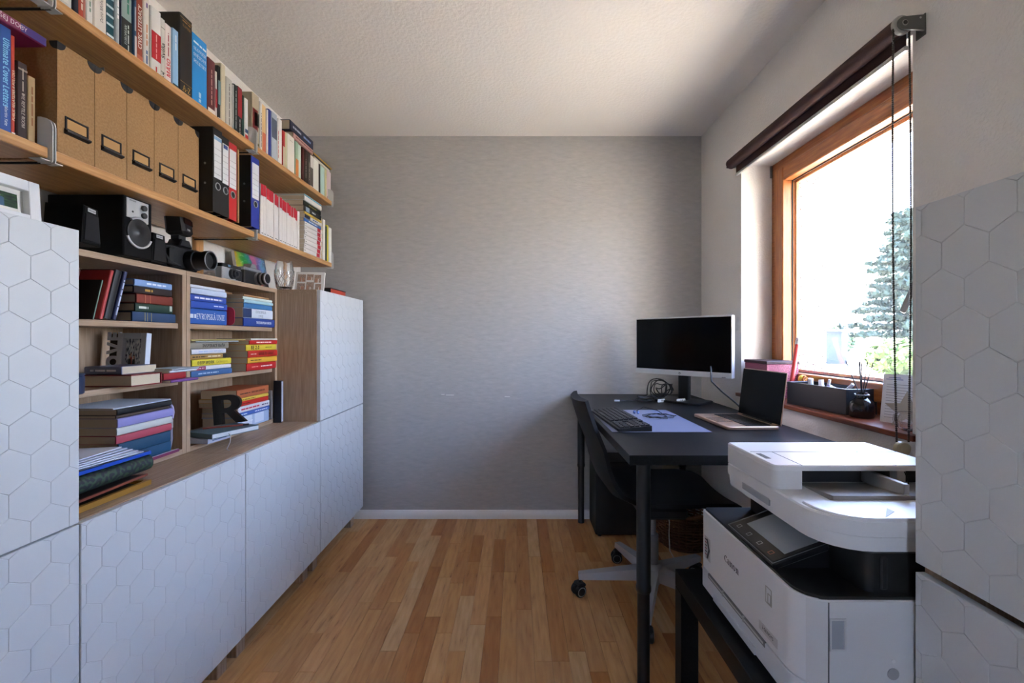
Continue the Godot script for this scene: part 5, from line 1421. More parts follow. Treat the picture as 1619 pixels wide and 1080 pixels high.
func cover_mesh(h: float, w: float, t: float, hard: bool) -> ArrayMesh:
	var b := 0.0028 if hard else 0.0009
	b = minf(b, t * 0.2)
	var s := 0.003 if hard else 0.0014
	var p := PackedVector2Array()
	# outline in (x, z): a U open towards -x, with a softened spine
	p.append(Vector2(-w, -t / 2))
	p.append(Vector2(-0.0035, -t / 2))
	p.append(Vector2(-0.0008, -t / 2 + minf(0.0018, t * 0.2)))
	p.append(Vector2(0, -t / 2 + minf(0.004, t * 0.4)))
	p.append(Vector2(0, t / 2 - minf(0.004, t * 0.4)))
	p.append(Vector2(-0.0008, t / 2 - minf(0.0018, t * 0.2)))
	p.append(Vector2(-0.0035, t / 2))
	p.append(Vector2(-w, t / 2))
	p.append(Vector2(-w, t / 2 - b))
	p.append(Vector2(-s - 0.002, t / 2 - b))
	p.append(Vector2(-s - 0.002, -t / 2 + b))
	p.append(Vector2(-w, -t / 2 + b))
	return MB.new().prism(p, Transform3D(Basis(Vector3(1, 0, 0), Vector3(0, 0, 1), Vector3(0, 1, 0)), Vector3.ZERO), h).done()


func book(label: String, t: Transform3D, h: float, w: float, th: float, color: String, opts: Dictionary) -> Node3D:
	var hard: bool = opts.get("hard", false)
	var journal: bool = opts.get("journal", false)
	var o := thing("journal" if journal else "book", label, "magazine" if journal else "book", t.origin, t.basis, opts.get("group", "books on the shelves"))
	part(o, "cover", cover_mesh(h, w, th, hard), mat(color, 0.5 if not hard else 0.62))
	var g := 0.003 if hard else 0.0004
	var b := minf(0.0028 if hard else 0.0009, th * 0.2) + 0.0001
	part(o, "pages", MB.new().span(Vector3(-w + (0.003 if hard else 0.0003), g, -th / 2 + b), Vector3(-0.0036, h - g, th / 2 - b)).done(), M.pages)
	for k in opts.get("bands", []):
		var zo: float = k[2]
		var wide := maxf(th - 2.0 * absf(zo) - 0.003, th * 0.3)
		part(o, "spine_band", MB.new().box(Vector3(0.0002, (k[0] + k[1]) / 2, zo), Vector3(0.0007, k[1] - k[0], wide)).done(), mat(k[3], 0.5))
	for k in opts.get("text", []):
		var z: float = k[6] if k.size() > 6 else 0.0
		var at := Vector3(0.0008, k[1], z)
		var basis: Basis
		if k[5] == 0:
			basis = Basis(Vector3(0, 0, -1), Vector3(0, 1, 0), Vector3(1, 0, 0))
		else:
			basis = Basis(Vector3(0, k[5], 0), Vector3(0, 0, k[5]), Vector3(1, 0, 0))
		if k[0] == "~":      # print too small to read: words as short strokes
			var x: float = -k[3] / 2
			while x < k[3] / 2 - 0.002:
				var l: float = minf(rng.randf_range(0.008, 0.03), k[3] / 2 - x)
				part(o, "print", MB.new().box(at + basis * Vector3(x + l / 2, 0, -0.0003), Vector3(0.0003, l if k[5] != 0 else k[2] * 0.6, k[2] * 0.6 if k[5] != 0 else l)).done(), mat(k[4], 0.6))
				x += l + 0.004
		else:
			var serif: bool = k[0].begins_with("EVROP") or k[0] == "UNIE" or k[0] == "SVĚTOVÉ" or k[0] == "POLITIKY" or k[0] == "SLOVNÍK" or k[0] == "A-Z"
			letters(o, k[0], k[2], k[3], k[4], Transform3D(basis, at), "Droid Serif" if serif else "Droid Sans", k[2] > 0.0105 and not serif, k.size() > 7)
	return o


func standing(label: String, x: float, y: float, d1: float, d2: float, h: float, w: float, color: String, opts: Dictionary) -> void:
	book(label, Transform3D(Basis(), Vector3(x + rng.randf_range(-0.003, 0.003), y + 0.0005, -(d1 + d2) / 2)), h, w, d2 - d1, color, opts)


func lying(label: String, x: float, y: float, d1: float, d2: float, t: float, w: float, color: String, opts: Dictionary) -> void:
	book(label, Transform3D(Basis(Vector3(1, 0, 0), -PI / 2), Vector3(x + rng.randf_range(-0.004, 0.004), y + t / 2, -d1)), d2 - d1, w, t, color, opts)


func leaning(label: String, x: float, y: float, at: float, t: float, h: float, w: float, deg: float, color: String, opts: Dictionary) -> void:
	var a := deg_to_rad(deg)
	book(label, Transform3D(Basis(Vector3(1, 0, 0), -a), Vector3(x, y + t / 2 * sin(a) + 0.0005, -at)), h, w, t, color, opts)


# ---------------------------------------------------------------- cardboard files and lever arch binders

func shelf_files() -> void:
	var lab := ["brown cardboard file box, first beside the steel bracket", "brown cardboard file box, second from the steel bracket", "brown cardboard file box, third from the steel bracket", "brown cardboard file box, second from the black binders", "brown cardboard file box next to the black binders"]
	var w := 0.0952
	var h := 0.276
	var black := mat("1c1c1f", 0.45, 0.2)
	for i in 5:
		var o := thing("file_box", lab[i], "file box", Vector3(-1.118, LOW + 0.0005, -1.0765 - (w + 0.0012) * (i + 0.5)), Basis(), "cardboard file boxes on the lower shelf")
		var mb := MB.new()
		var k := 0.003
		mb.span(Vector3(-k, 0, -w / 2), Vector3(0, h, w / 2), 0.0006)
		mb.span(Vector3(-0.235, 0, -w / 2), Vector3(-k, k, w / 2))
		var side := PackedVector2Array([Vector2(-0.235, 0), Vector2(-k, 0), Vector2(-k, h), Vector2(-0.1, h), Vector2(-0.235, 0.17)])
		for s in [-1.0, 1.0]:
			mb.prism(side, Transform3D(Basis(), Vector3(0, 0, s * (w / 2 - k / 2) - k / 2)), k)
		mb.span(Vector3(-0.235, k, -w / 2 + k), Vector3(-0.232, 0.17, w / 2 - k))
		part(o, "body", mb.done(), M.card)
		for s in [-1.0, 1.0]:
			# black corner guards on the front and round the side
			var q := PackedVector2Array([Vector2(0, 0)])
			for n in 8:
				var a := PI + PI / 2 * n / 7.0
				q.append(Vector2(cos(a), sin(a)) * 0.02)
			var t := Transform3D(Basis(Vector3(0, 0, s), Vector3.UP, Vector3(1, 0, 0) * 1.0), Vector3(0, h, s * w / 2))
			part(o, "corner_guard", MB.new().prism(q, t, 0.0009).done(), black)
			part(o, "corner_guard_side", MB.new().prism(q, Transform3D(Basis(Vector3(1, 0, 0), Vector3.UP, Vector3(0, 0, s)), Vector3(0.0005, h, s * (w / 2 - 0.0003))), 0.0008).done(), black)
		var hold := part(o, "label_holder", MB.new().ring(0.06, 0.034, 0.005, 0.0025, faces_x(Vector3(0, 0.085, 0)), 0.0006).done(), black)
		part(hold, "pull", MB.new().prism(PackedVector2Array([Vector2(0, 0.004), Vector2(0.009, -0.001), Vector2(0.009, -0.005), Vector2(0, -0.009)]), Transform3D(Basis(), Vector3(0.0, 0.067, -0.031)), 0.062).done(), black)
		part(hold, "card", MB.new().box(Vector3(0.0004, 0.085, 0), Vector3(0.0008, 0.026, 0.052)).done(), mat("b08a5a", 0.85))
	var pp := thing("paper_sheet", "grey paper sheet peeking out of the cardboard file boxes", "paper", Vector3(-1.16, LOW + 0.2, -1.215), Basis(Vector3(0, 0, 1), 0.08))
	part(pp, "sheet", MB.new().box(Vector3(0, 0.048, 0), Vector3(0.07, 0.09, 0.0015), 0.0).done(), mat("8d8a8c", 0.8))
	# binders
	var kinds := [["black lever arch binder beside the file box, long white label", 1.562, 1.612, -1.072, "08080a", 0.30], ["black lever arch binder between the other black one and the red one", 1.6125, 1.655, -1.075, "0a0a0c", 0.292], ["red lever arch binder with a white label", 1.6555, 1.706, -1.078, "b81f22", 0.29], ["blue lever arch binder with a white label", 1.7705, 1.828, -1.062, "24348f", 0.285]]
	for i in 4:
		var q: Array = kinds[i]
		var t: float = q[2] - q[1] - 0.001
		var hh: float = q[5]
		var o := thing("binder", q[0], "binder", Vector3(q[3], LOW + 0.001, -(q[1] + q[2]) / 2), Basis(), "lever arch binders on the lower shelf")
		var col_ := mat(q[4], 0.45)
		part(o, "spine", MB.new().box(Vector3(-0.0015, hh / 2, 0), Vector3(0.003, hh, t), 0.0008).done(), col_)
		for s in [-1.0, 1.0]:
			part(o, "board", MB.new().box(Vector3(-0.133, hh / 2, s * (t / 2 - 0.0013)), Vector3(0.26, hh, 0.0026), 0.0006).done(), mat("060607", 0.6) if s > 0 or i < 2 else col_)
		part(o, "papers", MB.new().span(Vector3(-0.24, 0.008, -t / 2 + 0.004), Vector3(-0.03, hh - 0.01, t * 0.25)).done(), M.pages)
		var fs := part(o, "label", MB.new().box(Vector3(0.0004, hh * 0.66, 0), Vector3(0.0008, hh * 0.5, t * 0.8)).done(), mat("cfd0d2", 0.6))
		if i == 0:
			part(fs, "stripe", MB.new().box(Vector3(0.0009, hh * 0.88, 0), Vector3(0.0006, 0.012, t * 0.8)).done(), mat("7fa4c4", 0.6))
		if i == 1:
			part(fs, "logo", MB.new().box(Vector3(0.0009, hh * 0.875, 0), Vector3(0.0006, 0.014, t * 0.55)).done(), mat("27407a", 0.6))
		for n in 5:
			part(fs, "rule", MB.new().box(Vector3(0.0009, hh * (0.46 + 0.075 * n), 0), Vector3(0.0004, 0.0008, t * 0.72)).done(), mat("77797d", 0.6))
		var rp := []
		for n in 20:
			rp.append(Vector3(0.001, 0.095 + 0.0125 * sin(TAU * n / 20.0), 0.0125 * cos(TAU * n / 20.0)))
		var ring := part(o, "finger_ring", MB.new().tube(rp, 0.0017, 6, true).done(), mat("b9bbbd", 0.3, 0.6))
		part(ring, "hole", MB.new().cyl(Vector3(0.0002, 0.095, 0), Vector3(0.0006, 0.095, 0), 0.0122, 18).done(), mat("060606", 0.7))
		if i == 0 or i == 3:
			for y in [0.1, 0.17]:
				part(o, "rivet", MB.new().cyl(Vector3(-0.028, y, t / 2), Vector3(-0.028, y, t / 2 + 0.001), 0.004, 10).done(), mat("8d8f92", 0.3, 0.6))
	var bd := thing("wooden_board", "thin tan board standing between red and blue binders", "board", Vector3(-1.082, LOW + 0.0008, -1.722))
	part(bd, "panel", MB.new().box(Vector3(-0.1, 0.143, 0), Vector3(0.2, 0.285, 0.01), 0.001).done(), M.card)


# ---------------------------------------------------------------- speakers, cameras and pictures on top of the units

func unit_top_things() -> void:
	var y := 1.3822
	var blk := mat("050506", 0.6)
	blk.metallic_specular = 0.25
	# subwoofer
	var o := thing("subwoofer", "black subwoofer with a silver control plate and silver crescent", "speaker", Vector3(-1.13, y, -1.322))
	part(o, "cabinet", MB.new().box(Vector3(-0.11, 0.0875, 0), Vector3(0.22, 0.175, 0.1), 0.003).done(), blk)
	var fp := part(o, "control_plate", MB.new().box(Vector3(0.001, 0.142, 0.004), Vector3(0.003, 0.056, 0.076), 0.0008).done(), mat("b4b6b8", 0.4, 0.3))
	for p in [Vector2(-0.014, 0.152), Vector2(-0.014, 0.13)]:
		part(fp, "knob", MB.new().cyl(Vector3(0.0025, p.y, p.x), Vector3(0.01, p.y, p.x), 0.0085, 14, 0.001).done(), mat("2a2a2c", 0.4))
	part(fp, "jack", MB.new().cyl(Vector3(0.0025, 0.133, 0.022), Vector3(0.0032, 0.133, 0.022), 0.003, 10).done(), mat("1a1a1a", 0.5))
	letters(fp, "Microlab", 0.004, 0.022, "2a2a2c", faces_x(Vector3(0.0029, 0.165, 0.022)), "Droid Sans", true)
	var cone := part(o, "woofer", MB.new().lathe([Vector2(0, 0), Vector2(0.041, 0), Vector2(0.041, 0.004), Vector2(0.036, 0.005), Vector2(0.014, 0.002), Vector2(0.008, 0.005), Vector2(0, 0.006)], Transform3D(Basis(Vector3(0, 0, 1), Vector3(1, 0, 0), Vector3(0, 1, 0)), Vector3(0.0, 0.075, 0.0)), 28).done(), mat("141416", 0.4))
	for a0 in [PI * 1.12, PI * 0.28]:
		var span_ := PI * 0.76 if a0 > 3.0 else PI * 0.44
		var pts := []
		for i in 15:
			var a: float = a0 + span_ * i / 14.0
			pts.append(Vector3(0.0035, 0.075 + sin(a) * 0.044, -cos(a) * 0.044))
		part(cone, "crescent", MB.new().tube(pts, 0.0036, 6).done(), mat("c6c7c9", 0.35, 0.4))
	# two small satellites
	var names := ["small black satellite speaker in front of the subwoofer's side", "small black satellite speaker between subwoofer and flash camera"]
	for k in 2:
		var s := thing("satellite_speaker", names[k], "speaker", [Vector3(-1.09, y, -1.135), Vector3(-1.15, y, -1.425)][k], Basis(Vector3.UP, [0.25, 0.1][k]))
		part(s, "cabinet", MB.new().prism(PackedVector2Array([Vector2(-0.036, 0), Vector2(0.036, 0), Vector2(0.026, 0.096), Vector2(-0.026, 0.096)]), faces_x(Vector3(-0.08, 0, 0)), 0.08, 0.002).done(), blk)
		part(s, "grille", MB.new().prism(PackedVector2Array([Vector2(-0.03, 0.008), Vector2(0.03, 0.008), Vector2(0.023, 0.076), Vector2(-0.023, 0.076)]), faces_x(Vector3(0, 0, 0)), 0.003, 0.001).done(), mat("101013", 0.9))
		var pl := part(s, "badge", MB.new().box(Vector3(0.0006, 0.087, 0), Vector3(0.0014, 0.009, 0.028)).done(), mat("c9cacc", 0.4))
		letters(pl, "Microlab", 0.0045, 0.024, "1a1a1c", faces_x(Vector3(0.0016, 0.087, 0)), "Droid Sans", true)
	# camera with a flash
	var c := thing("flash_camera", "black film camera with a large flash head on top", "camera", Vector3(-1.2, y, -1.575))
	part(c, "body", MB.new().box(Vector3(0, 0.042, 0.01), Vector3(0.05, 0.084, 0.145), 0.008).done(), mat("101012", 0.5))
	part(c, "prism_hump", MB.new().prism(PackedVector2Array([Vector2(-0.032, 0), Vector2(0.032, 0), Vector2(0.018, 0.026), Vector2(-0.018, 0.026)]), faces_x(Vector3(-0.022, 0.084, 0.0)), 0.046, 0.003).done(), mat("121214", 0.45))
	part(c, "grip", MB.new().box(Vector3(0.02, 0.038, 0.068), Vector3(0.03, 0.07, 0.026), 0.007).done(), mat("17181b", 0.6))
	var ln := part(c, "lens", MB.new().lathe([Vector2(0, 0), Vector2(0.036, 0), Vector2(0.036, 0.03), Vector2(0.032, 0.032), Vector2(0.032, 0.06), Vector2(0.035, 0.062), Vector2(0.035, 0.078), Vector2(0.029, 0.078), Vector2(0.026, 0.068), Vector2(0, 0.066)], Transform3D(Basis(Vector3(0, 0, 1), Vector3(1, 0, 0), Vector3(0, 1, 0)), Vector3(0.022, 0.04, -0.018)), 28).done(), mat("0e0e10", 0.35))
	var rp := []
	for i in 24:
		rp.append(Vector3(0.1005, 0.04 + 0.0325 * sin(TAU * i / 24.0), -0.018 + 0.0325 * cos(TAU * i / 24.0)))
	part(ln, "front_ring", MB.new().tube(rp, 0.0014, 6, true).done(), mat("a9abad", 0.3, 0.7))
	var fb := Basis(Vector3(0, 0, 1), 0.12) * Basis(Vector3.UP, 0.2)
	part(c, "flash_shoe", MB.new().box(Vector3(0, 0.117, 0.005), Vector3(0.03, 0.016, 0.034), 0.002).done(), mat("131315", 0.5))
	var fh := part(c, "flash_head", MB.new().box(Vector3(0.004, 0.168, 0.01), Vector3(0.062, 0.09, 0.066), 0.009, fb).done(), mat("111113", 0.42))
	part(fh, "flash_window", MB.new().box(Vector3(0.004, 0.168, 0.01) + fb * Vector3(0.0312, 0.028, 0), Vector3(0.003, 0.026, 0.056), 0.001, fb).done(), mat("cfcfca", 0.25))
	part(fh, "sensor_window", MB.new().box(Vector3(0.004, 0.168, 0.01) + fb * Vector3(0.0312, 0.0, 0), Vector3(0.003, 0.02, 0.056), 0.001, fb).done(), mat("2a0d10", 0.2))
	part(fh, "brand_plate", MB.new().box(Vector3(0.004, 0.168, 0.01) + fb * Vector3(0.0312, -0.028, 0.004), Vector3(0.0012, 0.006, 0.02), 0.0, fb).done(), mat("b9b9b6", 0.4))
	part(c, "strap", MB.new().tube([Vector3(0.0, 0.075, 0.085), Vector3(0.03, 0.05, 0.11), Vector3(0.05, 0.012, 0.105), Vector3(0.055, 0.008, 0.07), Vector3(0.05, 0.012, 0.12)], 0.005, 6).done(), mat("141416", 0.7))
	# two small old cameras
	var rf := thing("compact_camera", "silver and black compact film camera with a small lens", "camera", Vector3(-1.19, y, -1.83))
	part(rf, "body", MB.new().box(Vector3(0, 0.025, 0), Vector3(0.032, 0.05, 0.125), 0.004).done(), mat("b9bbbe", 0.35, 0.5))
	part(rf, "top_plate", MB.new().box(Vector3(-0.001, 0.057, 0), Vector3(0.03, 0.014, 0.12), 0.002).done(), mat("15161a", 0.4))
	part(rf, "leatherette", MB.new().box(Vector3(0.0155, 0.025, -0.04), Vector3(0.003, 0.042, 0.042), 0.0005).done(), mat("121214", 0.8))
	var rl := part(rf, "lens", MB.new().lathe([Vector2(0, 0), Vector2(0.021, 0), Vector2(0.021, 0.012), Vector2(0.017, 0.013), Vector2(0.016, 0.022), Vector2(0.011, 0.022), Vector2(0.009, 0.018), Vector2(0, 0.018)], Transform3D(Basis(Vector3(0, 0, 1), Vector3(1, 0, 0), Vector3(0, 1, 0)), Vector3(0.016, 0.026, 0.005)), 24).done(), mat("1a1b1e", 0.35))
	part(rl, "lens_glass", MB.new().cyl(Vector3(0.034, 0.026, 0.005), Vector3(0.0348, 0.026, 0.005), 0.0088, 16).done(), mat("0a0a10", 0.05))
	part(rf, "viewfinder", MB.new().box(Vector3(0.0145, 0.057, 0.02), Vector3(0.002, 0.008, 0.014)).done(), mat("8fb0c8", 0.1))
	part(rf, "shutter_button", MB.new().cyl(Vector3(0, 0.064, -0.04), Vector3(0, 0.069, -0.04), 0.005, 12).done(), mat("c6c8ca", 0.3, 0.7))
	var zc := thing("reflex_camera", "small reflex camera with a ringed silver lens", "camera", Vector3(-1.2, y, -1.985))
	part(zc, "body", MB.new().box(Vector3(0, 0.03, 0), Vector3(0.04, 0.06, 0.13), 0.004).done(), mat("121215", 0.6))
	part(zc, "top_plate", MB.new().box(Vector3(0, 0.067, 0), Vector3(0.038, 0.014, 0.128), 0.003).done(), mat("b4b6b9", 0.35, 0.6))
	part(zc, "prism_hump", MB.new().prism(PackedVector2Array([Vector2(-0.024, 0), Vector2(0.024, 0), Vector2(0.014, 0.02), Vector2(-0.014, 0.02)]), faces_x(Vector3(-0.018, 0.074, -0.005)), 0.036, 0.002).done(), mat("a9abae", 0.35, 0.6))
	for q in [[0.0, 0.027, 0.012, "b9bbbd"], [0.012, 0.028, 0.01, "2a2a2c"], [0.022, 0.026, 0.008, "c2c4c6"], [0.03, 0.027, 0.01, "1d1d1f"], [0.04, 0.025, 0.006, "b4b6b8"]]:
		part(zc, "lens_ring", MB.new().cyl(Vector3(0.02 + q[0], 0.032, -0.03), Vector3(0.02 + q[0] + q[2], 0.032, -0.03), q[1], 22, 0.001).done(), mat(q[3], 0.35, 0.4))
	part(zc, "lens_glass", MB.new().cyl(Vector3(0.0655, 0.032, -0.03), Vector3(0.067, 0.032, -0.03), 0.021, 20).done(), mat("07070c", 0.05))
	# painting on canvas leaning on the wall
	var pt := thing("canvas_painting", "small colourful abstract canvas leaning against the wall", "painting", Vector3(-1.30, y + 0.0005, -2.205), Basis(Vector3(0, 0, 1), 0.16))
	part(pt, "canvas", MB.new().box(Vector3(-0.008, 0.088, 0), Vector3(0.015, 0.175, 0.25), 0.001).done(), mat("d8d2c4", 0.8))
	part(pt, "picture", plate_mesh(0.25, 0.175), paint_tex(), faces_x(Vector3(0.0001, 0.088, 0)))
	# crystal vase
	var vs := thing("crystal_vase", "cut crystal vase standing between painting and photo collage", "vase", Vector3(-1.155, y, -2.2))
	var gl: StandardMaterial3D = M.glass_solid
	part(vs, "body", MB.new().lathe([Vector2(0, 0), Vector2(0.03, 0), Vector2(0.034, 0.006), Vector2(0.042, 0.05), Vector2(0.044, 0.085), Vector2(0.04, 0.12), Vector2(0.034, 0.145), Vector2(0.031, 0.145), Vector2(0.036, 0.118), Vector2(0.039, 0.085), Vector2(0.036, 0.05), Vector2(0.028, 0.016), Vector2(0, 0.012)], Transform3D(), 18).done(), gl)
	for s in [-1.0, 1.0]:
		for k in 9:
			var pts := []
			for i in 8:
				var f := i / 7.0
				var a: float = TAU * k / 9.0 + s * f * 1.1
				var r: float = lerpf(0.0355, 0.0445, sin(minf(f * 1.2, 1.0) * PI / 2))
				pts.append(Vector3(cos(a) * r, 0.012 + 0.085 * f, sin(a) * r))
			part(vs, "cut_line", MB.new().tube(pts, 0.0018, 5).done(), gl)
	# white photo collage frame
	var fr := thing("photo_collage", "white collage frame of family photos on the far cabinet", "photo frame", Vector3(-1.095, y, -2.33), Basis(Vector3.UP, 0.15) * Basis(Vector3(1, 0, 0), -0.3))
	part(fr, "frame", MB.new().box(Vector3(0, 0.06, -0.006), Vector3(0.145, 0.12, 0.012), 0.001).done(), mat("dcdad6", 0.5))
	var rects := [[-0.042, 0.084, 0.04, 0.042, 3], [0.0, 0.09, 0.034, 0.034, 4], [0.038, 0.082, 0.034, 0.045, 5], [-0.042, 0.034, 0.04, 0.04, 6], [0.003, 0.036, 0.038, 0.05, 7], [0.044, 0.034, 0.03, 0.036, 8]]
	for q in rects:
		part(fr, "photo", plate_mesh(q[2], q[3]), photo_tex(q[4], ["c9b9a8", "8a5a44", "4a3a34", "b8846a", "dcd6cc"]), Transform3D(Basis(), Vector3(q[0], q[1], 0.0004)))
	# red and black box on the end cabinet
	var bx := thing("gift_box", "flat black box with a red side on the end cabinet", "box", Vector3(-1.085, y, -2.555))
	part(bx, "body", MB.new().box(Vector3(0, 0.018, 0), Vector3(0.11, 0.034, 0.21), 0.001).done(), mat("121214", 0.5))
	part(bx, "side_panel", MB.new().box(Vector3(0.0555, 0.018, 0), Vector3(0.0012, 0.034, 0.208)).done(), mat("b8402c", 0.5))
	part(bx, "lid", MB.new().box(Vector3(0, 0.038, 0), Vector3(0.114, 0.006, 0.214), 0.001).done(), mat("3a1512", 0.5))
	# photo frame on the first tall cabinet
	var wf := thing("wedding_picture", "white framed wedding photo on the first tall cabinet", "photo frame", Vector3(-1.04, 1.381, -0.82), Basis(Vector3(0, 0, 1), 0.06))
	part(wf, "back", MB.new().box(Vector3(-0.008, 0.046, 0), Vector3(0.012, 0.09, 0.27), 0.001).done(), mat("d2d6da", 0.5))
	part(wf, "frame", MB.new().ring(0.275, 0.094, 0.022, 0.018, faces_x(Vector3(-0.004, 0.047, 0)), 0.001).done(), mat("d8dadc", 0.4))
	part(wf, "mat_board", MB.new().ring(0.235, 0.054, 0.012, 0.001, faces_x(Vector3(-0.0018, 0.047, 0))).done(), mat("dddad2", 0.7))
	part(wf, "photo", plate_mesh(0.212, 0.034), photo_tex(11, ["1c3a20", "2f5a2c", "14201a", "3a5a78", "c9c2c0"]), faces_x(Vector3(-0.0014, 0.047, 0)))


func plate_mesh(w: float, h: float) -> QuadMesh:
	var q := QuadMesh.new()
	q.size = Vector2(w, h)
	return q


func image_mat(im: Image, rough := 0.4) -> StandardMaterial3D:
	var m := StandardMaterial3D.new()
	m.albedo_texture = ImageTexture.create_from_image(im)
	m.roughness = rough
	m.texture_repeat = false
	return m


func paint_tex() -> StandardMaterial3D:
	var n := FastNoiseLite.new()
	n.seed = 4
	n.frequency = 0.018
	var n2 := FastNoiseLite.new()
	n2.seed = 9
	n2.frequency = 0.05
	var w := 192
	var im := Image.create(w, 128, false, Image.FORMAT_RGB8)
	var stops := [[0.0, "c9a238"], [0.14, "7fae3a"], [0.3, "1f8a3c"], [0.42, "2f8f86"], [0.5, "c76a9a"], [0.62, "d87aa0"], [0.74, "7a78c0"], [0.86, "5f98b8"], [1.0, "2a2c40"]]
	var low := [[0.0, "9ab86a"], [0.3, "3f8f9a"], [0.42, "8a1c1c"], [0.62, "b03028"], [0.75, "c06a4a"], [0.86, "2b1a24"], [1.0, "14141c"]]
	for x in w:
		for yy in 128:
			var u := clampf(float(x) / w + 0.16 * n.get_noise_2d(x, yy), 0.0, 1.0)
			var v := clampf(float(yy) / 128.0 + 0.35 * n.get_noise_2d(x + 300, yy), 0.0, 1.0)
			var c := ramp(stops, u).lerp(ramp(low, u), smoothstep(0.4, 0.62, v))
			c = c.lerp(col("f0e6da"), clampf(n2.get_noise_2d(x * 0.6, yy * 1.6) * 1.4 - 0.35, 0.0, 0.7))
			im.set_pixel(x, yy, c)
	return image_mat(im, 0.45)


func ramp(stops: Array, u: float) -> Color:
	for i in stops.size() - 1:
		if u <= stops[i + 1][0]:
			return col(stops[i][1]).lerp(col(stops[i + 1][1]), inverse_lerp(stops[i][0], stops[i + 1][0], u))
	return col(stops[-1][1])


# a small photograph as blots of colour: leafy or pale ground with two or three figures
func photo_tex(seed_: int, cols: Array) -> StandardMaterial3D:
	var n := FastNoiseLite.new()
	n.seed = seed_
	n.frequency = 0.09
	var r := RandomNumberGenerator.new()
	r.seed = seed_
	var im := Image.create(96, 64, false, Image.FORMAT_RGB8)
	for x in 96:
		for yy in 64:
			var k := n.get_noise_2d(x, yy)
			im.set_pixel(x, yy, col(cols[0]).lerp(col(cols[1 if k > 0 else 2]), clampf(absf(k) * 2.2, 0, 1)))
	for f in 3:
		var cx := r.randi_range(18, 78)
		var top := r.randi_range(16, 26)
		var body := col(cols[3 + f % 2])
		for x in range(maxi(0, cx - 8), mini(96, cx + 8)):
			for yy in range(top, 64):
				var dy := yy - top
				if dy < 9:
					if Vector2(x - cx, dy - 4.5).length() < 4.4:
						im.set_pixel(x, yy, col("c9a08a") if dy > 2 else col("3a2a20"))
				elif absf(x - cx) < minf(3.0 + dy * 0.35, 8.0):
					im.set_pixel(x, yy, body)
	return image_mat(im, 0.3)


# ---------------------------------------------------------------- inside the open units

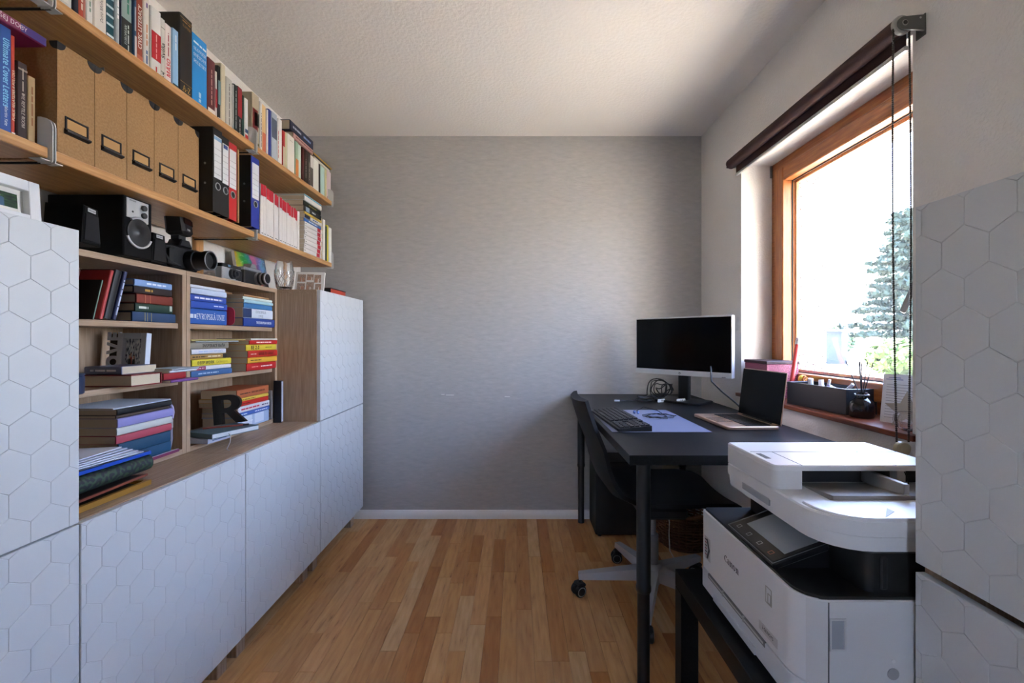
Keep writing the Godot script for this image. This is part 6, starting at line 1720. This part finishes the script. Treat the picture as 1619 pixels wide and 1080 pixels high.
func unit_contents() -> void:
	unit_books()
	var f0 := 0.741 + 0.0185
	var f2 := 0.741 + 0.2595
	# white frame with the word LOVE cut out beside a photo
	var o := thing("love_frame", "white photo frame with cut out letters LOVE", "photo frame", Vector3(-1.275, f2 + 0.0005, -1.435), Basis(Vector3(1, 0, 0), -0.08))
	part(o, "frame", MB.new().ring(0.095, 0.16, 0.018, 0.02, Transform3D(Basis(), Vector3(0.02, 0.08, -0.018)), 0.001).done(), mat("d3dae4", 0.45))
	part(o, "backing", MB.new().box(Vector3(0.02, 0.08, -0.014), Vector3(0.062, 0.126, 0.004)).done(), mat("c9d0da", 0.5))
	part(o, "photo", plate_mesh(0.06, 0.124), photo_tex(21, ["c9d4dc", "2a3550", "f0f0f0", "1a1c26", "a33a34"]), Transform3D(Basis(), Vector3(0.02, 0.08, -0.0115)))
	part(o, "letter_back", MB.new().box(Vector3(-0.047, 0.088, -0.016), Vector3(0.036, 0.14, 0.004)).done(), mat("2c2422", 0.6))
	var tm := TextMesh.new()
	var fnt := SystemFont.new()
	fnt.font_names = PackedStringArray(["Droid Sans"])
	fnt.font_weight = 700
	tm.text = "LOVE"
	tm.font = fnt
	tm.font_size = 24
	tm.pixel_size = 0.01
	tm.depth = 0.06
	tm.curve_step = 1.5
	var sz := tm.get_aabb().size
	part(o, "love_letters", tm, mat("d3dae4", 0.45), Transform3D(Basis(Vector3(0, 0, 1), PI / 2) * Basis.from_scale(Vector3(0.15 / sz.x, 0.042 / 0.175, 0.12)), Vector3(-0.046, 0.087, -0.008)))
	# book lying with its spine towards the room's long axis, its title upside down
	var g := book("grey blue paperback with an upside down title under the love frame", Transform3D(Basis(Vector3(0, 0, 1), Vector3(1, 0, 0), Vector3(0, 1, 0)), Vector3(-1.262, f2 + 0.0355 + 0.0125, -1.292)), 0.108, 0.125, 0.0235, "5a6480", {"text": [["~", 0.055, 0.009, 0.075, "cfd4de", -1]]})
	g.set_meta("group", "books in the open shelf units")
	var rb := thing("book", "thick red hardback showing its cream page edges under the grey blue book", "book", Vector3(-1.2, f2 + 0.0005, -1.345), Basis(), "books in the open shelf units")
	part(rb, "cover", MB.new().box(Vector3(0, 0.0015, 0), Vector3(0.155, 0.003, 0.11), 0.0005).box(Vector3(0, 0.0335, 0), Vector3(0.155, 0.003, 0.11), 0.0005).box(Vector3(0.0, 0.0175, -0.0535), Vector3(0.155, 0.032, 0.003)).done(), mat("7d1620", 0.5))
	part(rb, "pages", MB.new().span(Vector3(-0.074, 0.003, -0.052), Vector3(0.074, 0.032, 0.052)).done(), M.pages)
	var can := thing("tin_can", "dark blue round tin with a white mark in the shelf unit", "tin", Vector3(-1.132, f2 + 0.0005, -1.115))
	part(can, "body", MB.new().cyl(Vector3.ZERO, Vector3(0, 0.048, 0), 0.032, 24, 0.003).done(), mat("23304f", 0.35))
	part(can, "lid", MB.new().cyl(Vector3(0, 0.0482, 0), Vector3(0, 0.053, 0), 0.0325, 24, 0.001).done(), mat("3a4254", 0.35))
	letters(can, "6", 0.02, 0.02, "d8dde6", Transform3D(Basis(Vector3.UP, 0.62), Vector3(0.032 * sin(0.62) + 0.0004, 0.024, 0.0325 * cos(0.62))), "Droid Sans", true)
	# lanyard and tape by the binders
	var ly := thing("lanyard", "lilac lanyard with a metal clip hanging over the folder pile", "lanyard", Vector3(-1.185, f0, -1.515))
	part(ly, "strap", MB.new().tube([Vector3(-0.01, 0.158, -0.008), Vector3(0.004, 0.15, 0.0), Vector3(0.008, 0.13, 0.0), Vector3(0.006, 0.11, 0.003)], 0.006, 6).done(), mat("a9a4c8", 0.7))
	part(ly, "clip", MB.new().box(Vector3(0.005, 0.092, 0.003), Vector3(0.008, 0.03, 0.012), 0.002).done(), mat("b9bbbd", 0.3, 0.7))
	part(ly, "tail", MB.new().tube([Vector3(0.004, 0.078, 0.003), Vector3(0.006, 0.04, 0.004), Vector3(0.0, 0.004, 0.006)], 0.005, 6).done(), mat("8d8a9a", 0.7))
	var mg := thing("magazine", "thin magenta magazine with white pages sticking out under the folders", "magazine", Vector3(-1.139, 0.7425, -1.42), Basis(Vector3.UP, 0.03))
	part(mg, "cover", MB.new().box(Vector3(-0.002, 0.0225, 0), Vector3(0.0008, 0.009, 0.16)).box(Vector3(-0.006, 0.0185, 0), Vector3(0.0085, 0.001, 0.16)).done(), mat("6d1c4c", 0.5))
	part(mg, "pages", MB.new().box(Vector3(-0.0065, 0.0235, 0), Vector3(0.0075, 0.008, 0.158)).done(), mat("c9cddc", 0.7))
	# pile on the worktop: gold frames, dark leaf folder, blue folder, papers
	var top := 0.7412
	for k in 2:
		var b := Basis(Vector3.UP, 0.02 + 0.05 * k) * Basis(Vector3(0, 0, 1), 0.06 * k)
		var f := thing("gold_frame", ["gold edged picture frame lying lowest on the worktop", "gold and red edged frame lying tilted on the lower frame"][k], "picture frame", Vector3(-1.066, top + 0.0005 + 0.02 * k, -1.085), b, "picture frames lying on the worktop")
		part(f, "frame", MB.new().ring(0.13 if k == 0 else 0.12, 0.262, 0.012, 0.014 if k == 0 else 0.006, faces_y(Vector3(0, 0, 0)), 0.001).done(), mat(["a87c34", "8a4a3a"][k], 0.4, 0.3))
		part(f, "backing", MB.new().box(Vector3(0, 0.004, 0), Vector3(0.105, 0.004, 0.236)).done(), mat("1d1512", 0.6))
	var lf := thing("leaf_folder", "thick dark folder with a green leaf print on the gold frames", "folder", Vector3(-1.085, top + 0.036, -1.095), Basis(Vector3.UP, 0.02))
	var lm := dotted("leaf_print", "0f1622", "2c4630", 20)
	part(lf, "cover", MB.new().prism(rounded(0.15, 0.042, 0.019, 5), Transform3D(Basis(), Vector3(0, 0.0215, -0.138)), 0.276, 0.004).done(), lm)
	var bf := thing("blue_folder", "flat bright blue plastic folder on the leaf print folder", "folder", Vector3(-1.1, top + 0.0797, -1.105), Basis(Vector3.UP, -0.02))
	part(bf, "cover", MB.new().box(Vector3(0, 0.005, 0), Vector3(0.16, 0.009, 0.26), 0.001).done(), mat("2450b8", 0.3))
	part(bf, "sleeve", MB.new().box(Vector3(0.002, 0.0105, 0.005), Vector3(0.155, 0.0016, 0.255)).done(), mat("14203c", 0.4))
	for k in 5:
		var ps := thing("paper_sheet", ["white printed sheet lowest on the blue folder", "white sheet second on the blue folder", "white sheet third on the blue folder", "pale grey sheet fourth on the blue folder", "white crumpled sheet uppermost on the blue folder"][k], "paper", Vector3(-1.105 - 0.004 * k, top + 0.0915 + 0.0042 * k, -1.1 + 0.006 * k), Basis(Vector3.UP, 0.05 * (k - 2)) * Basis(Vector3(0, 0, 1), 0.006 * k), "loose sheets on the blue folder")
		part(ps, "sheet", MB.new().box(Vector3(0, 0.001, 0), Vector3(0.15, 0.0024, 0.235 - 0.008 * k)).done(), mat(["cfd6e6", "d6dcea", "d3d9e8", "bfc6d6", "dadeea"][k], 0.7))
	# letter R bookend, notebook with ribbon
	var rt := TextMesh.new()
	rt.text = "R"
	rt.font = fnt
	rt.font_size = 48
	rt.pixel_size = 0.01
	rt.depth = 0.12
	rt.curve_step = 0.8
	var rs := rt.get_aabb().size
	var rr := thing("letter_bookend", "black wooden letter R leaning on the book stack", "letter", Vector3(-1.155, f0 + 0.0485, -1.775), Basis(Vector3.UP, 0.25) * Basis(Vector3(0, 0, 1), 0.1) * Basis(Vector3(1, 0, 0), -0.1))
	part(rr, "letter", rt, mat("0d0d0f", 0.5), Transform3D(Basis.from_scale(Vector3(0.115 / rs.x, 0.115 / rs.y, 0.2)), Vector3(0, 0.048, 0)))
	var nb := thing("notebook", "teal grey notebook with a white ribbon, lying before the letter R", "notebook", Vector3(-1.125, f0 + 0.0205, -1.70), Basis(Vector3.UP, -0.35))
	part(nb, "cover", MB.new().box(Vector3(0, 0.001, 0), Vector3(0.14, 0.002, 0.19), 0.0005).box(Vector3(0, 0.0175, 0), Vector3(0.14, 0.002, 0.19), 0.0005).box(Vector3(0, 0.009, 0.0945), Vector3(0.14, 0.016, 0.002)).done(), mat("4f6a76", 0.6))
	part(nb, "pages", MB.new().span(Vector3(-0.068, 0.0022, -0.093), Vector3(0.068, 0.0162, 0.093)).done(), mat("c9d0d4", 0.8))
	part(nb, "ribbon", MB.new().tube([Vector3(0.066, 0.009, 0.03), Vector3(0.085, 0.004, 0.036), Vector3(0.1, -0.018, 0.05), Vector3(0.11, -0.037, 0.07), Vector3(0.13, -0.0395, 0.075)], 0.0016, 5).done(), mat("c9ccd0", 0.6))
	var bkl := thing("booklet", "white booklet lying under the teal grey notebook", "booklet", Vector3(-1.17, f0 + 0.0005, -1.66), Basis(Vector3.UP, -0.1))
	part(bkl, "pages", MB.new().box(Vector3(0, 0.009, 0), Vector3(0.12, 0.017, 0.11), 0.001).done(), mat("c6cde0", 0.7))
	part(bkl, "print", MB.new().box(Vector3(0.0603, 0.009, 0), Vector3(0.0004, 0.003, 0.07)).done(), mat("5a6a9c", 0.7))
	var pn := thing("pencil", "red brown pencil lying on the teal grey notebook", "pencil", Vector3(-1.125, f0 + 0.0425, -1.715), Basis(Vector3.UP, 0.6))
	part(pn, "shaft", MB.new().cyl(Vector3(-0.075, 0, 0), Vector3(0.055, 0, 0), 0.0035, 6).done(), mat("8a3a2a", 0.5))
	part(pn, "cap", MB.new().cyl(Vector3(0.055, 0, 0), Vector3(0.075, 0, 0), 0.004, 8).done(), mat("16161a", 0.5))
	# black folder and framed print at the end
	var fo := thing("document_folder", "navy black document folder standing against the end cabinet", "folder", Vector3(-1.148, 0.7415, -2.113))
	part(fo, "cover", MB.new().box(Vector3(0.009, 0.1, 0), Vector3(0.036, 0.2, 0.016), 0.001).done(), mat("10131f", 0.5))
	part(fo, "page_edge", MB.new().box(Vector3(0.028, 0.1, 0), Vector3(0.004, 0.19, 0.012)).done(), mat("b9c0d0", 0.7))
	var pf := thing("small_print", "small framed grey print standing behind the book stack", "picture", Vector3(-1.2, f0 + 0.0005, -2.1), Basis(Vector3.UP, 0.05))
	part(pf, "frame", MB.new().box(Vector3(0.0, 0.068, -0.003), Vector3(0.075, 0.135, 0.005), 0.001).done(), mat("b0aca6", 0.6))
	part(pf, "print", plate_mesh(0.06, 0.115), photo_tex(31, ["9a948c", "7a6a64", "b9a49c", "5a5a66", "a86a5c"]), Transform3D(Basis(), Vector3(0, 0.068, 0.0002)))
	var fl := thing("pink_flyer", "pink rounded flyer standing behind the first blue stack", "flyer", Vector3(-1.2, 0.741 + 0.4545, -1.812))
	part(fl, "card", MB.new().prism(rounded(0.09, 0.075, 0.02), Transform3D(Basis(), Vector3(0, 0.0378, -0.002)), 0.003).done(), mat("c9405f", 0.6))
